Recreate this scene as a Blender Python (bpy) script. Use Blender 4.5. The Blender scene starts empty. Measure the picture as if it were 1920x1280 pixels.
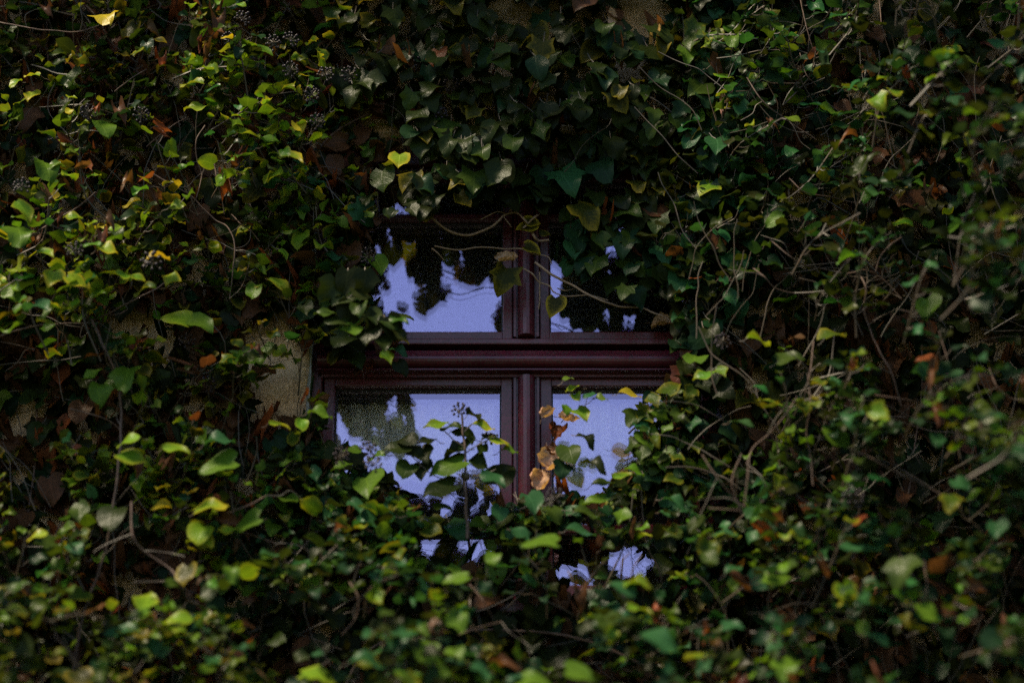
import bpy, bmesh, math, random
import numpy as np
from mathutils import Vector, Matrix, noise
from mathutils.bvhtree import BVHTree

R = math.radians
rnd = random.Random(7)
scene = bpy.context.scene
col = scene.collection

# ------------------------------------------------------------------ camera
TH = R(22.0); DIST = 5.3; LENS = 73.4
AIM = Vector((0, 0, 3.65))
FWD = Vector((0, math.cos(TH), math.sin(TH)))
UPV = Vector((0, -math.sin(TH), math.cos(TH)))
CAM = AIM - FWD * DIST
cd = bpy.data.cameras.new("camera"); co = bpy.data.objects.new("camera", cd); col.objects.link(co)
co.location = CAM; co.rotation_euler = (R(90) + TH, 0, 0)
cd.lens = LENS; cd.sensor_width = 36; cd.clip_start = 0.1; cd.clip_end = 2000
cd.dof.use_dof = True; cd.dof.focus_distance = DIST - 0.0; cd.dof.aperture_fstop = 0.80
scene.camera = co

# ------------------------------------------------------------------ sky, sun, exposure
SUN_EL, SUN_AZ = R(60), R(-116)      # azimuth measured from +Y clockwise (towards +X)
w = bpy.data.worlds.new("World"); scene.world = w; w.use_nodes = True
nt = w.node_tree; bg = nt.nodes["Background"]
sky = nt.nodes.new("ShaderNodeTexSky"); sky.sky_type = 'NISHITA'; sky.sun_disc = False
sky.sun_elevation = SUN_EL; sky.sun_rotation = SUN_AZ
sky.air_density = 1.3; sky.dust_density = 0.6; sky.ozone_density = 3.0
nt.links.new(sky.outputs[0], bg.inputs[0]); bg.inputs[1].default_value = 0.09
sl = bpy.data.lights.new("sun", 'SUN'); so = bpy.data.objects.new("sun", sl); col.objects.link(so)
sl.energy = 4.4; sl.angle = R(16); sl.color = (1.0, 0.86, 0.62)
sd = Vector((math.sin(SUN_AZ) * math.cos(SUN_EL), math.cos(SUN_AZ) * math.cos(SUN_EL), math.sin(SUN_EL)))
so.rotation_euler = sd.to_track_quat('Z', 'Y').to_euler(); so.location = (-4, -6, 12)
scene.view_settings.view_transform = 'Standard'; scene.view_settings.look = 'None'
scene.view_settings.exposure = 1.5; scene.view_settings.gamma = 1.0
scene.view_settings.use_curve_mapping = False
scene.cycles.use_denoising = False
scene.cycles.max_bounces = 6; scene.cycles.diffuse_bounces = 3; scene.cycles.glossy_bounces = 4
scene.cycles.transparent_max_bounces = 16
scene.cycles.caustics_reflective = False; scene.cycles.caustics_refractive = False

# ------------------------------------------------------------------ measuring: photo pixel -> point at depth Y
K = 18.0 / LENS / 960.0
def at(px, py, Y=0.0):
    d = FWD + Vector((1, 0, 0)) * ((px - 960) * K) + UPV * ((640 - py) * K)
    return CAM + d * ((Y - CAM.y) / d.y)
def proj(P):
    d = P - CAM; f = d.dot(FWD)
    return 960 + d.x / f / K, 640 - d.dot(UPV) / f / K
def X(px, Y, py=700): return at(px, py, Y).x
def Z(py, Y, px=985): return at(px, py, Y).z
MPP = 36.0 / LENS * DIST / 1920.0     # metres per photo pixel at the window

# ------------------------------------------------------------------ materials
def mat(name):
    m = bpy.data.materials.new(name); m.use_nodes = True
    return m, m.node_tree, m.node_tree.nodes["Principled BSDF"]
def N(t, kind, **kw):
    n = t.nodes.new(kind)
    for k, v in kw.items(): setattr(n, k, v)
    return n
def math_node(t, op, a, b=None, clamp=False):
    n = t.nodes.new("ShaderNodeMath"); n.operation = op; n.use_clamp = clamp
    for i, v in enumerate((a, b)):
        if v is None: continue
        if isinstance(v, (int, float)): n.inputs[i].default_value = v
        else: t.links.new(v, n.inputs[i])
    return n.outputs[0]
def mixc(t, fac, a, b, mode='MIX'):
    n = t.nodes.new("ShaderNodeMix"); n.data_type = 'RGBA'; n.blend_type = mode
    for i, v in ((0, fac), (6, a), (7, b)):
        if isinstance(v, (int, float)): n.inputs[i].default_value = v
        elif isinstance(v, tuple): n.inputs[i].default_value = (*v, 1) if len(v) == 3 else v
        else: t.links.new(v, n.inputs[i])
    return n.outputs[2]
def noise_tex(t, scale, detail=4, rough=.55, vec=None):
    n = t.nodes.new("ShaderNodeTexNoise"); n.inputs["Scale"].default_value = scale
    n.inputs["Detail"].default_value = detail; n.inputs["Roughness"].default_value = rough
    if vec is not None: t.links.new(vec, n.inputs["Vector"])
    return n
def ramp(t, src, stops):
    n = t.nodes.new("ShaderNodeValToRGB"); e = n.color_ramp.elements
    while len(e) < len(stops): e.new(.5)
    for q, (p, c) in zip(e, stops): q.position = p; q.color = (*c, 1) if len(c) == 3 else c
    t.links.new(src, n.inputs[0]); return n.outputs[0]
def bump(t, src, strength, dist, bsdf):
    n = t.nodes.new("ShaderNodeBump"); n.inputs["Strength"].default_value = strength
    n.inputs["Distance"].default_value = dist; t.links.new(src, n.inputs["Height"])
    t.links.new(n.outputs[0], bsdf.inputs["Normal"]); return n

def leaf_material():
    m, t, b = mat("ivy_leaf")
    tint = N(t, "ShaderNodeAttribute", attribute_name="tint")
    uv = N(t, "ShaderNodeUVMap", uv_map="leaf")
    sep = N(t, "ShaderNodeSeparateXYZ"); t.links.new(uv.outputs[0], sep.inputs[0])
    u = math_node(t, 'ABSOLUTE', math_node(t, 'MULTIPLY', math_node(t, 'SUBTRACT', sep.outputs[0], .5), 2.0))
    v = sep.outputs[1]
    geo = N(t, "ShaderNodeNewGeometry")
    # veins: midrib and side veins
    mid = math_node(t, 'SUBTRACT', 1.0, math_node(t, 'MULTIPLY', u, 14.0), clamp=True)
    ph = math_node(t, 'FRACT', math_node(t, 'MULTIPLY', math_node(t, 'SUBTRACT', v, math_node(t, 'MULTIPLY', u, .30)), 5.0))
    sv = math_node(t, 'SUBTRACT', 1.0, math_node(t, 'MULTIPLY', math_node(t, 'ABSOLUTE', math_node(t, 'SUBTRACT', ph, .5)), 9.0), clamp=True)
    vein = math_node(t, 'MAXIMUM', mid, math_node(t, 'MULTIPLY', sv, .55))
    nz = noise_tex(t, 60, 3, .6)
    nz2 = noise_tex(t, 14, 2, .5)
    c = mixc(t, .75, tint.outputs["Color"], mixc(t, 1.0, tint.outputs["Color"],
             ramp(t, nz.outputs[0], [(.3, (.68, .72, .68)), (.7, (1.28, 1.24, 1.2))]), 'MULTIPLY'))
    veinc = mixc(t, 1.0, tint.outputs["Color"], (2.1, 1.8, 1.9), 'MULTIPLY')
    c = mixc(t, math_node(t, 'MULTIPLY', vein, .55), c, veinc)
    # yellowing from tip and rim
    rim = math_node(t, 'ADD', math_node(t, 'POWER', u, 3.0), math_node(t, 'POWER', v, 3.0))
    yl = math_node(t, 'MULTIPLY', math_node(t, 'SUBTRACT', math_node(t, 'ADD', rim, math_node(t, 'MULTIPLY', nz2.outputs[0], 1.2)), 0.75), 1.6, clamp=True)
    yl = math_node(t, 'MULTIPLY', yl, tint.outputs["Alpha"])
    c = mixc(t, yl, c, (.30, .21, .012))
    # pale underside
    c = mixc(t, math_node(t, 'MULTIPLY', geo.outputs["Backfacing"], .5), c, mixc(t, 1.0, c, (1.8, 1.55, 1.7), 'MULTIPLY'))
    t.links.new(c, b.inputs["Base Color"])
    rr = ramp(t, nz.outputs[0], [(.3, (.26,) * 3), (.7, (.42,) * 3)])
    t.links.new(rr, b.inputs["Roughness"])
    b.inputs["Specular IOR Level"].default_value = .06
    bump(t, math_node(t, 'ADD', math_node(t, 'MULTIPLY', vein, -.6), nz2.outputs[0]), .25, .003, b)
    tr = N(t, "ShaderNodeBsdfTranslucent")
    t.links.new(mixc(t, 1.0, c, (1.25, 1.25, .5), 'MULTIPLY'), tr.inputs[0])
    mx = N(t, "ShaderNodeMixShader"); mx.inputs[0].default_value = .28
    t.links.new(b.outputs[0], mx.inputs[1]); t.links.new(tr.outputs[0], mx.inputs[2])
    t.links.new(mx.outputs[0], t.nodes["Material Output"].inputs[0])
    return m

def bark_material():
    m, t, b = mat("ivy_bark")
    tc = N(t, "ShaderNodeTexCoord")
    nz = noise_tex(t, 45, 5, .65, tc.outputs["Object"]); n2 = noise_tex(t, 6, 3, .5, tc.outputs["Object"])
    c = ramp(t, nz.outputs[0], [(.25, (.035, .02, .012)), (.5, (.075, .04, .024)), (.8, (.16, .095, .06))])
    c = mixc(t, 1.0, c, ramp(t, n2.outputs[0], [(.3, (.6, .55, .5)), (.7, (1.1, 1, .95))]), 'MULTIPLY')
    t.links.new(c, b.inputs["Base Color"]); b.inputs["Roughness"].default_value = .75
    bump(t, nz.outputs[0], .6, .004, b); return m

def twig_material():
    m, t, b = mat("ivy_green_twig")
    nz = noise_tex(t, 30, 3)
    t.links.new(ramp(t, nz.outputs[0], [(.3, (.022, .018, .008)), (.7, (.062, .036, .018))]), b.inputs["Base Color"])
    b.inputs["Roughness"].default_value = .6; return m

def berry_material():
    m, t, b = mat("ivy_berry")
    nz = noise_tex(t, 90, 2)
    t.links.new(ramp(t, nz.outputs[0], [(.35, (.008, .006, .009)), (.7, (.030, .018, .022))]), b.inputs["Base Color"])
    b.inputs["Roughness"].default_value = .42; b.inputs["Specular IOR Level"].default_value = .2; return m

def paint_material():
    m, t, b = mat("maroon_gloss_paint")
    tc = N(t, "ShaderNodeTexCoord")
    n1 = noise_tex(t, 9, 5, .6, tc.outputs["Object"]); n2 = noise_tex(t, 420, 2, .5, tc.outputs["Object"])
    n3 = noise_tex(t, 130, 3, .6, tc.outputs["Object"])
    c = ramp(t, n1.outputs[0], [(.25, (.050, .006, .012)), (.5, (.085, .010, .018)), (.75, (.125, .022, .030))])
    spk = ramp(t, n2.outputs[0], [(.65, (0, 0, 0)), (.71, (1, 1, 1))])
    dirt = ramp(t, n3.outputs[0], [(.45, (0, 0, 0)), (.72, (.8, .8, .8))])
    c = mixc(t, dirt, c, (.04, .024, .02)); c = mixc(t, math_node(t, 'MULTIPLY', spk, .55), c, (.16, .12, .09))
    t.links.new(c, b.inputs["Base Color"])
    t.links.new(ramp(t, n3.outputs[0], [(.3, (.24,) * 3), (.75, (.5,) * 3)]), b.inputs["Roughness"])
    b.inputs["Specular IOR Level"].default_value = .42
    bump(t, n3.outputs[0], .12, .002, b); return m

def plaster_material():
    m, t, b = mat("weathered_ochre_plaster")
    tc = N(t, "ShaderNodeTexCoord")
    n1 = noise_tex(t, 4, 6, .65, tc.outputs["Object"]); n2 = noise_tex(t, 55, 6, .7, tc.outputs["Object"])
    vo = N(t, "ShaderNodeTexVoronoi"); vo.feature = 'DISTANCE_TO_EDGE'; vo.inputs["Scale"].default_value = 11
    wv = N(t, "ShaderNodeVectorMath"); wv.operation = 'MULTIPLY_ADD'
    t.links.new(n2.outputs["Color"], wv.inputs[0]); wv.inputs[1].default_value = (.06, .06, .06); t.links.new(tc.outputs["Object"], wv.inputs[2])
    t.links.new(wv.outputs[0], vo.inputs["Vector"])
    crack = ramp(t, vo.outputs["Distance"], [(.0, (.45, .42, .4)), (.035, (1, 1, 1))])
    c = ramp(t, n1.outputs[0], [(.3, (.42, .245, .13)), (.55, (.66, .42, .24)), (.75, (.76, .53, .33))])
    c = mixc(t, .6, c, mixc(t, 1.0, c, ramp(t, n2.outputs[0], [(.3, (.5, .48, .45)), (.65, (1.2, 1.2, 1.2))]), 'MULTIPLY'))
    c = mixc(t, .6, c, mixc(t, 1.0, c, crack, 'MULTIPLY'))
    t.links.new(c, b.inputs["Base Color"]); b.inputs["Roughness"].default_value = .92
    bump(t, math_node(t, 'ADD', n2.outputs[0], math_node(t, 'MULTIPLY', crack, .6)), .55, .006, b); return m

def simple(name, c, rough=.6, scale=30, var=.25):
    m, t, b = mat(name)
    nz = noise_tex(t, scale, 4)
    lo = tuple(x * (1 - var) for x in c); hi = tuple(x * (1 + var) for x in c)
    t.links.new(ramp(t, nz.outputs[0], [(.3, lo), (.7, hi)]), b.inputs["Base Color"])
    b.inputs["Roughness"].default_value = rough
    bump(t, nz.outputs[0], .2, .003, b); return m

def glass_material():
    m = bpy.data.materials.new("coated_window_glass"); m.use_nodes = True; t = m.node_tree
    t.nodes.remove(t.nodes["Principled BSDF"])
    tc = N(t, "ShaderNodeTexCoord")
    mp = N(t, "ShaderNodeMapping"); mp.inputs["Scale"].default_value = (1.0, 1.0, .45); t.links.new(tc.outputs["Object"], mp.inputs[0])
    nz = noise_tex(t, 9, 1, .4, mp.outputs[0])
    bp = N(t, "ShaderNodeBump"); bp.inputs["Strength"].default_value = .2; bp.inputs["Distance"].default_value = .006
    t.links.new(nz.outputs[0], bp.inputs["Height"])
    gl = N(t, "ShaderNodeBsdfGlossy"); gl.inputs["Roughness"].default_value = .004
    gl.inputs["Color"].default_value = (.86, .65, 1.0, 1); t.links.new(bp.outputs[0], gl.inputs["Normal"])
    tp = N(t, "ShaderNodeBsdfTransparent"); tp.inputs[0].default_value = (.985, .99, .985, 1)
    fr = N(t, "ShaderNodeFresnel"); fr.inputs[0].default_value = 3.0
    gb = N(t, "ShaderNodeNewGeometry"); ff = math_node(t, 'MULTIPLY', fr.outputs[0], math_node(t, 'SUBTRACT', 1.0, gb.outputs["Backfacing"]))
    mx = N(t, "ShaderNodeMixShader")
    t.links.new(ff, mx.inputs[0]); t.links.new(tp.outputs[0], mx.inputs[1]); t.links.new(gl.outputs[0], mx.inputs[2])
    # a film of dust and rain specks
    sp = noise_tex(t, 170, 2, .5, tc.outputs["Object"]); ds = noise_tex(t, 5, 4, .6, tc.outputs["Object"])
    df = N(t, "ShaderNodeBsdfDiffuse"); df.inputs[0].default_value = (.35, .33, .30, 1)
    spk = ramp(t, sp.outputs[0], [(.72, (.0,) * 3), (.78, (.25,) * 3)])
    fac = math_node(t, 'ADD', math_node(t, 'MULTIPLY', ds.outputs[0], .03), spk, clamp=True)
    m2 = N(t, "ShaderNodeMixShader")
    t.links.new(fac, m2.inputs[0]); t.links.new(mx.outputs[0], m2.inputs[1]); t.links.new(df.outputs[0], m2.inputs[2])
    t.links.new(m2.outputs[0], t.nodes["Material Output"].inputs[0]); return m

M_LEAF = leaf_material(); M_BARK = bark_material(); M_TWIG = twig_material(); M_BERRY = berry_material()
M_PAINT = paint_material(); M_WALL = plaster_material(); M_GLASS = glass_material()
M_VINE = simple('dry_vine_bark', (.20, .12, .07), .8, 120, .5)
M_SEAL = simple("grey_sealant", (.30, .29, .28), .8, 60)
M_CURT = simple("curtain_cloth", (.84, .76, .64), .9, 200, .15)
M_ROOM = simple("room_paint", (.10, .09, .08), .9, 8)
M_GROUND = simple("grass_ground", (.045, .06, .025), .95, 3, .5)
M_RUBBER = simple("black_gasket", (.012, .012, .013), .6)

# ------------------------------------------------------------------ object helpers
def empty(name, loc, label=None, cat=None, group=None):
    o = bpy.data.objects.new(name, None); col.objects.link(o); o.location = loc; o.empty_display_size = .05
    if label: o["label"] = label
    if cat: o["category"] = cat
    if group: o["group"] = group
    return o
def link(name, me, parent=None, loc=None):
    """links a mesh whose vertices are in world space"""
    o = bpy.data.objects.new(name, me); col.objects.link(o)
    if parent is not None:
        o.parent = parent; root = Vector(parent.location); p = parent.parent
        while p is not None: root += Vector(p.location); p = p.parent
        o.location = -root
    return o
def from_bm(name, bm, m, parent=None, smooth=False):
    me = bpy.data.meshes.new(name); bm.to_mesh(me); bm.free(); me.materials.append(m)
    if smooth: me.polygons.foreach_set("use_smooth", [True] * len(me.polygons))
    return link(name, me, parent)
def bm_box(bm, x0, x1, y0, y1, z0, z1, bev=0.0):
    r = bmesh.ops.create_cube(bm, size=1)
    vs = r["verts"]
    bmesh.ops.scale(bm, vec=(x1 - x0, y1 - y0, z1 - z0), verts=vs)
    bmesh.ops.translate(bm, vec=((x0 + x1) / 2, (y0 + y1) / 2, (z0 + z1) / 2), verts=vs)
    if bev:
        es = list({e for v in vs for e in v.link_edges})
        bmesh.ops.bevel(bm, geom=es, offset=bev, segments=2, affect='EDGES', profile=.6)
def bm_profile(bm, prof, axis, a, b):
    """extrudes a closed profile. axis 'x': prof=(y,z); axis 'z': prof=(x,y)"""
    def P(q, s): return (s, q[0], q[1]) if axis == 'x' else (q[0], q[1], s)
    A = [bm.verts.new(P(q, a)) for q in prof]; B = [bm.verts.new(P(q, b)) for q in prof]
    n = len(prof)
    for i in range(n): bm.faces.new((A[i], A[(i + 1) % n], B[(i + 1) % n], B[i]))
    bm.faces.new(A[::-1]); bm.faces.new(B)
    bmesh.ops.recalc_face_normals(bm, faces=bm.faces[:])
def tube_arrays(pts, radii, sides=6):
    V = []; F = []
    n = len(pts); prev = None
    for i, p in enumerate(pts):
        d = (pts[min(i + 1, n - 1)] - pts[max(i - 1, 0)]).normalized()
        if prev is None:
            a = d.cross(Vector((.3, .8, .5))); a.normalize()
        else:
            a = prev - d * prev.dot(d); a.normalize()
        prev = a; b = d.cross(a)
        for k in range(sides):
            th = 2 * math.pi * k / sides
            V.append(p + (a * math.cos(th) + b * math.sin(th)) * radii[i])
    for i in range(n - 1):
        for k in range(sides):
            k2 = (k + 1) % sides
            F.append((i * sides + k, i * sides + k2, (i + 1) * sides + k2, (i + 1) * sides + k))
    return V, F
def spline(pts, per=6):
    if len(pts) < 3: return [pts[0].lerp(pts[-1], i / per) for i in range(per + 1)]
    out = []
    P = [pts[0] * 2 - pts[1]] + list(pts) + [pts[-1] * 2 - pts[-2]]
    for i in range(1, len(P) - 2):
        for k in range(per):
            s = k / per; a, b, c, d = P[i - 1], P[i], P[i + 1], P[i + 2]
            out.append(.5 * ((2 * b) + (c - a) * s + (2 * a - 5 * b + 4 * c - d) * s * s + (3 * b - a - 3 * c + d) * s ** 3))
    out.append(pts[-1]); return out

# ------------------------------------------------------------------ the setting: ground, wall, room
bm = bmesh.new(); bmesh.ops.create_grid(bm, x_segments=40, y_segments=40, size=400)
g = from_bm("ground", bm, M_GROUND); g["kind"] = "structure"; g["label"] = "grass and soil ground below the wall"

YF, YS, YG = .045, .060, .092         # faces: fixed frame, sash, outer glass
OX0, OX1 = X(578, 0), X(1348, 0)      # opening in the wall
OZ0, OZ1 = Z(1150, 0), Z(262, 0)
def wall_mesh():
    def lines(lo, a, b, hi, st):
        L = []
        for p, q in ((lo, a), (a, b), (b, hi)):
            n = max(2, int((q - p) / st)); L += [p + (q - p) * i / n for i in range(n)]
        return L + [hi]
    xs = lines(-3.2, OX0, OX1, 3.2, .045); zs = lines(0.0, OZ0, OZ1, 6.2, .045)
    bm = bmesh.new(); grid = {}
    for i, x in enumerate(xs):
        for j, z in enumerate(zs):
            y = -.016 * noise.noise(Vector((x * 3, 0, z * 3))) - .010 * noise.noise(Vector((x * 11, 4, z * 11)))
            dx = dz = 0
            edge = min(abs(x - OX0), abs(x - OX1)) if OZ0 <= z <= OZ1 else 9
            if edge < 1e-6: dx = .008 * noise.noise(Vector((x * 3, 7, z * 14)))
            grid[i, j] = bm.verts.new((x + dx, y, z))
    inside = lambda i, j: OX0 - 1e-6 <= xs[i] and xs[i + 1] <= OX1 + 1e-6 and OZ0 - 1e-6 <= zs[j] and zs[j + 1] <= OZ1 + 1e-6
    for i in range(len(xs) - 1):
        for j in range(len(zs) - 1):
            if not inside(i, j):
                bm.faces.new((grid[i, j], grid[i + 1, j], grid[i + 1, j + 1], grid[i, j + 1]))
    # reveals of the opening
    for e in [e for e in bm.edges if len(e.link_faces) == 1]:
        a, b = e.verts; mx, mz = (a.co.x + b.co.x) / 2, (a.co.z + b.co.z) / 2
        if OX0 - .02 < mx < OX1 + .02 and OZ0 - .02 < mz < OZ1 + .02:
            c = bm.verts.new((b.co.x, .16, b.co.z)); d = bm.verts.new((a.co.x, .16, a.co.z))
            bm.faces.new((a, b, c, d))
    bmesh.ops.remove_doubles(bm, verts=bm.verts[:], dist=1e-5)
    bmesh.ops.recalc_face_normals(bm, faces=bm.faces[:])
    return bm
wall = from_bm("house_wall", wall_mesh(), M_WALL, smooth=True)
wall["label"] = "weathered ochre plaster house wall almost hidden behind the ivy"; wall["category"] = "wall"; wall["kind"] = "thing"

bm = bmesh.new(); bm_box(bm, -2.6, 2.6, .17, 3.4, 2.2, 5.2)
bmesh.ops.delete(bm, geom=[f for f in bm.faces if f.normal.y < -.9], context='FACES')
bmesh.ops.reverse_faces(bm, faces=bm.faces[:])
room = from_bm("room_interior", bm, M_ROOM); room["kind"] = "structure"; room["label"] = "dark unlit room behind the window"
# back of the wall around the opening, so that the room is closed
bm = bmesh.new()
bm_box(bm, -2.6, OX0 - .002, .162, .175, 2.2, 5.2); bm_box(bm, OX1 + .002, 2.6, .162, .175, 2.2, 5.2)
bm_box(bm, OX0 - .002, OX1 + .002, .162, .175, 2.2, OZ0 - .002); bm_box(bm, OX0 - .002, OX1 + .002, .162, .175, OZ1 + .002, 5.2)
rb = from_bm("inner_wall", bm, M_ROOM); rb["kind"] = "structure"; rb["label"] = "inner face of the house wall around the window"

# ------------------------------------------------------------------ the window
win = empty("window", ((OX0 + OX1) / 2, YF, OZ0), "maroon painted timber window with four glazed sashes, half buried in ivy", "window"); win["kind"] = "thing"
SX = dict(j0=OX0 + .004, j1=X(606, YS), mL=X(963, YF), mR=X(1011, YF), j2=X(1312, YS), j3=OX1 - .004)
bm = bmesh.new(); bm_box(bm, SX['j0'], SX['j1'], YF, .15, OZ0 + .003, OZ1 - .003, .003); from_bm("jamb", bm, M_PAINT, win)
bm = bmesh.new(); bm_box(bm, SX['j2'], SX['j3'], YF, .15, OZ0 + .003, OZ1 - .003, .003); from_bm("jamb", bm, M_PAINT, win)
bm = bmesh.new(); bm_box(bm, SX['j1'] + .001, SX['j2'] - .001, YF + .002, .15, OZ1 - .05, OZ1 - .003, .003); from_bm("head", bm, M_PAINT, win)
bm = bmesh.new(); bm_box(bm, SX['j1'] + .001, SX['j2'] - .001, YF - .05, .15, OZ0 + .003, OZ0 + .035, .004); from_bm("window_sill", bm, M_PAINT, win)
for a, b in ((OX0 - .006, OX0 + .006),):
    bm = bmesh.new(); bm_box(bm, a, b, YF - .035, YF - .001, OZ0 + .003, OZ1 - .003, .002); from_bm("sealant_joint", bm, M_SEAL, win)
# transom: moulded bar
zt0, zt1 = Z(706, YF), Z(657, YF)
zm0, zm1 = Z(692, YF - .03), Z(660, YF - .03)
prof = [(.15, zt0), (.15, zt1), (YF, zt1), (YF - .004, zt1 - .002)]
h = zm1 - zm0
for k in range(9):                                       # ovolo, full at the top, drawing back below
    th = R(80) - R(165) * k / 8
    prof.append((YF - .010 - .026 * math.cos(th), zm0 + h * (.60 + .38 * math.sin(th))))
prof += [(YF - .008, zm0 + h * .12), (YF - .026, zm0 + h * .08), (YF - .027, zm0), (YF, zm0 - .002), (YF, zt0)]
bm = bmesh.new(); bm_profile(bm, prof, 'x', SX['j1'] - .012, SX['j2'] + .012); from_bm("transom", bm, M_PAINT, win)
# mullion: half-round with fillets, above and below the transom
def mullion(z0, z1):
    L, Rr = SX['mL'], SX['mR']; wd = Rr - L; c = (L + Rr) / 2
    prof = [(L, .15), (L, YF + .002), (L + wd * .10, YF + .002), (L + wd * .11, YF + .010), (L + wd * .16, YF + .010)]
    for k in range(9):
        th = math.pi - math.pi * k / 8
        prof.append((c + wd * .33 * math.cos(th), YF + .004 - .026 * math.sin(th)))
    prof += [(L + wd * .84, YF + .010), (L + wd * .89, YF + .010), (L + wd * .90, YF + .002), (Rr, YF + .002), (Rr, .15)]
    bm = bmesh.new(); bm_profile(bm, prof, 'z', z0, z1); return from_bm("mullion", bm, M_PAINT, win)
mullion(Z(630, YF), OZ1 - .051); mullion(OZ0 + .036, zt0 - .001)

def sash(x0, x1, z0, z1, st, rail_t, rail_b, zbar, bar):
    """stiles and rails as one frame; panes and glazing bar are its pieces"""
    bm = bmesh.new()
    bm_box(bm, x0, x0 + st, YS, .128, z0, z1, .003); bm_box(bm, x1 - st, x1, YS, .128, z0, z1, .003)
    bm_box(bm, x0 + st + .0005, x1 - st - .0005, YS + .0015, .127, z1 - rail_t, z1, .003)
    bm_box(bm, x0 + st + .0005, x1 - st - .0005, YS + .0015, .127, z0, z0 + rail_b, .003)
    s = from_bm("sash", bm, M_PAINT, win)
    bm = bmesh.new(); bm_box(bm, x0 + st, x1 - st, YS + .004, .126, zbar - bar / 2, zbar + bar / 2, .003); from_bm("glazing_bar", bm, M_PAINT, s)
    for a, b in ((z0 + rail_b, zbar - bar / 2), (zbar + bar / 2, z1 - rail_t)):
        for nm, y in (("pane", YG), ("inner_pane", YG + .020)):
            bm = bmesh.new(); bm_box(bm, x0 + st - .003, x1 - st + .003, y, y + .003, a - .003, b + .003); from_bm(nm, bm, M_GLASS, s)
        bm = bmesh.new(); t = .004
        xa, xb = x0 + st, x1 - st
        for q in ((xa, xa + t, a, b), (xb - t, xb, a, b), (xa + t, xb - t, a, a + t), (xa + t, xb - t, b - t, b)):
            bm_box(bm, q[0], q[1], YG - .004, YG + .026, q[2], q[3])
        from_bm("gasket", bm, M_RUBBER, s)
    return s
st = X(631, YS) - X(606, YS)
g_ = .0025
zu0, zl1 = Z(636, YS), Z(708, YS)
# upper pair
sash(SX['j1'] + g_, SX['mL'] - g_, zu0, OZ1 - .054, st * .75, .03, Z(621, YS) - zu0, Z(405, YS), .016)
sash(SX['mR'] + g_, SX['j2'] - g_, zu0, OZ1 - .054, st * .75, .03, Z(621, YS) - zu0, Z(405, YS), .016)
# lower pair
sash(SX['j1'] + g_, SX['mL'] - g_, OZ0 + .038, zl1, st * .85, zl1 - Z(723, YS), .05, Z(990, YS), .024)
sash(SX['mR'] + g_, SX['j2'] - g_, OZ0 + .038, zl1, st * .85, zl1 - Z(723, YS), .05, Z(990, YS), .024)
# weather strip under the upper sashes
bm = bmesh.new(); bm_box(bm, SX['j1'] + .002, SX['j2'] - .002, YS - .012, .12, Z(648, YS), zu0 - .002, .003); from_bm("weather_bar", bm, M_PAINT, win)

# short net curtains inside, one behind each lower sash
def curtain(pa, pb, pz0, label):
    Y = .155; bm = bmesh.new(); n = 70; xa, xb = X(pa, Y, 800), X(pb, Y, 800); za, zb = Z(pz0, Y), Z(757, Y); rows = []
    for j in range(5):
        z = za + (zb - za) * j / 4
        rows.append([bm.verts.new((xa + (xb - xa) * i / n, Y + .007 * math.sin(i * .83 + pa) * (1.2 - .12 * j) + .003 * math.sin(i * 2.1 + j), z + .003 * math.sin(i * .83) * (j == 0))) for i in range(n + 1)])
    for j in range(4):
        for i in range(n): bm.faces.new((rows[j][i], rows[j][i + 1], rows[j + 1][i + 1], rows[j + 1][i]))
    cu = from_bm("curtain", bm, M_CURT, smooth=True); cu["label"] = label; cu["category"] = "curtain"; cu["group"] = "short curtains behind the lower sashes"
    sm = cu.modifiers.new("thickness", 'SOLIDIFY'); sm.thickness = .002
    V, F = tube_arrays([Vector((xa - .01, Y, zb + .004)), Vector((xb + .01, Y, zb + .004))], [.005, .005], 8)
    me = bpy.data.meshes.new("curtain_rod"); me.from_pydata(V, [], F); me.materials.append(M_RUBBER); link("curtain_rod", me, cu)
curtain(612, 958, 903, "short grey brown curtain hanging inside behind the pane with the ivy sprig")
curtain(1016, 1306, 928, "short pale curtain hanging inside behind the pane beside the dry leaf clump")

# ------------------------------------------------------------------ ivy leaves: templates
US = (-1, -.5, 0, .5, 1)
def interp(tab, t):
    for (a, va), (b, vb) in zip(tab, tab[1:]):
        if t <= b: return va + (vb - va) * ((t - a) / (b - a) if b > a else 0)
    return tab[-1][1]
OV = [(0, .10), (.12, .27), (.3, .37), (.48, .37), (.66, .31), (.84, .18), (1, .006)]
RH = [(0, .06), (.15, .24), (.38, .43), (.52, .38), (.7, .24), (.86, .10), (1, .006)]
HE = [(0, .22), (.1, .42), (.28, .47), (.46, .44), (.65, .35), (.84, .19), (1, .006)]
L3 = [(0, .22), (.12, .40), (.30, .56), (.44, .36), (.60, .33), (.82, .20), (1, .006)]
L5 = [(0, .42), (.10, .36), (.26, .58), (.40, .34), (.56, .34), (.80, .21), (1, .006)]
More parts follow.
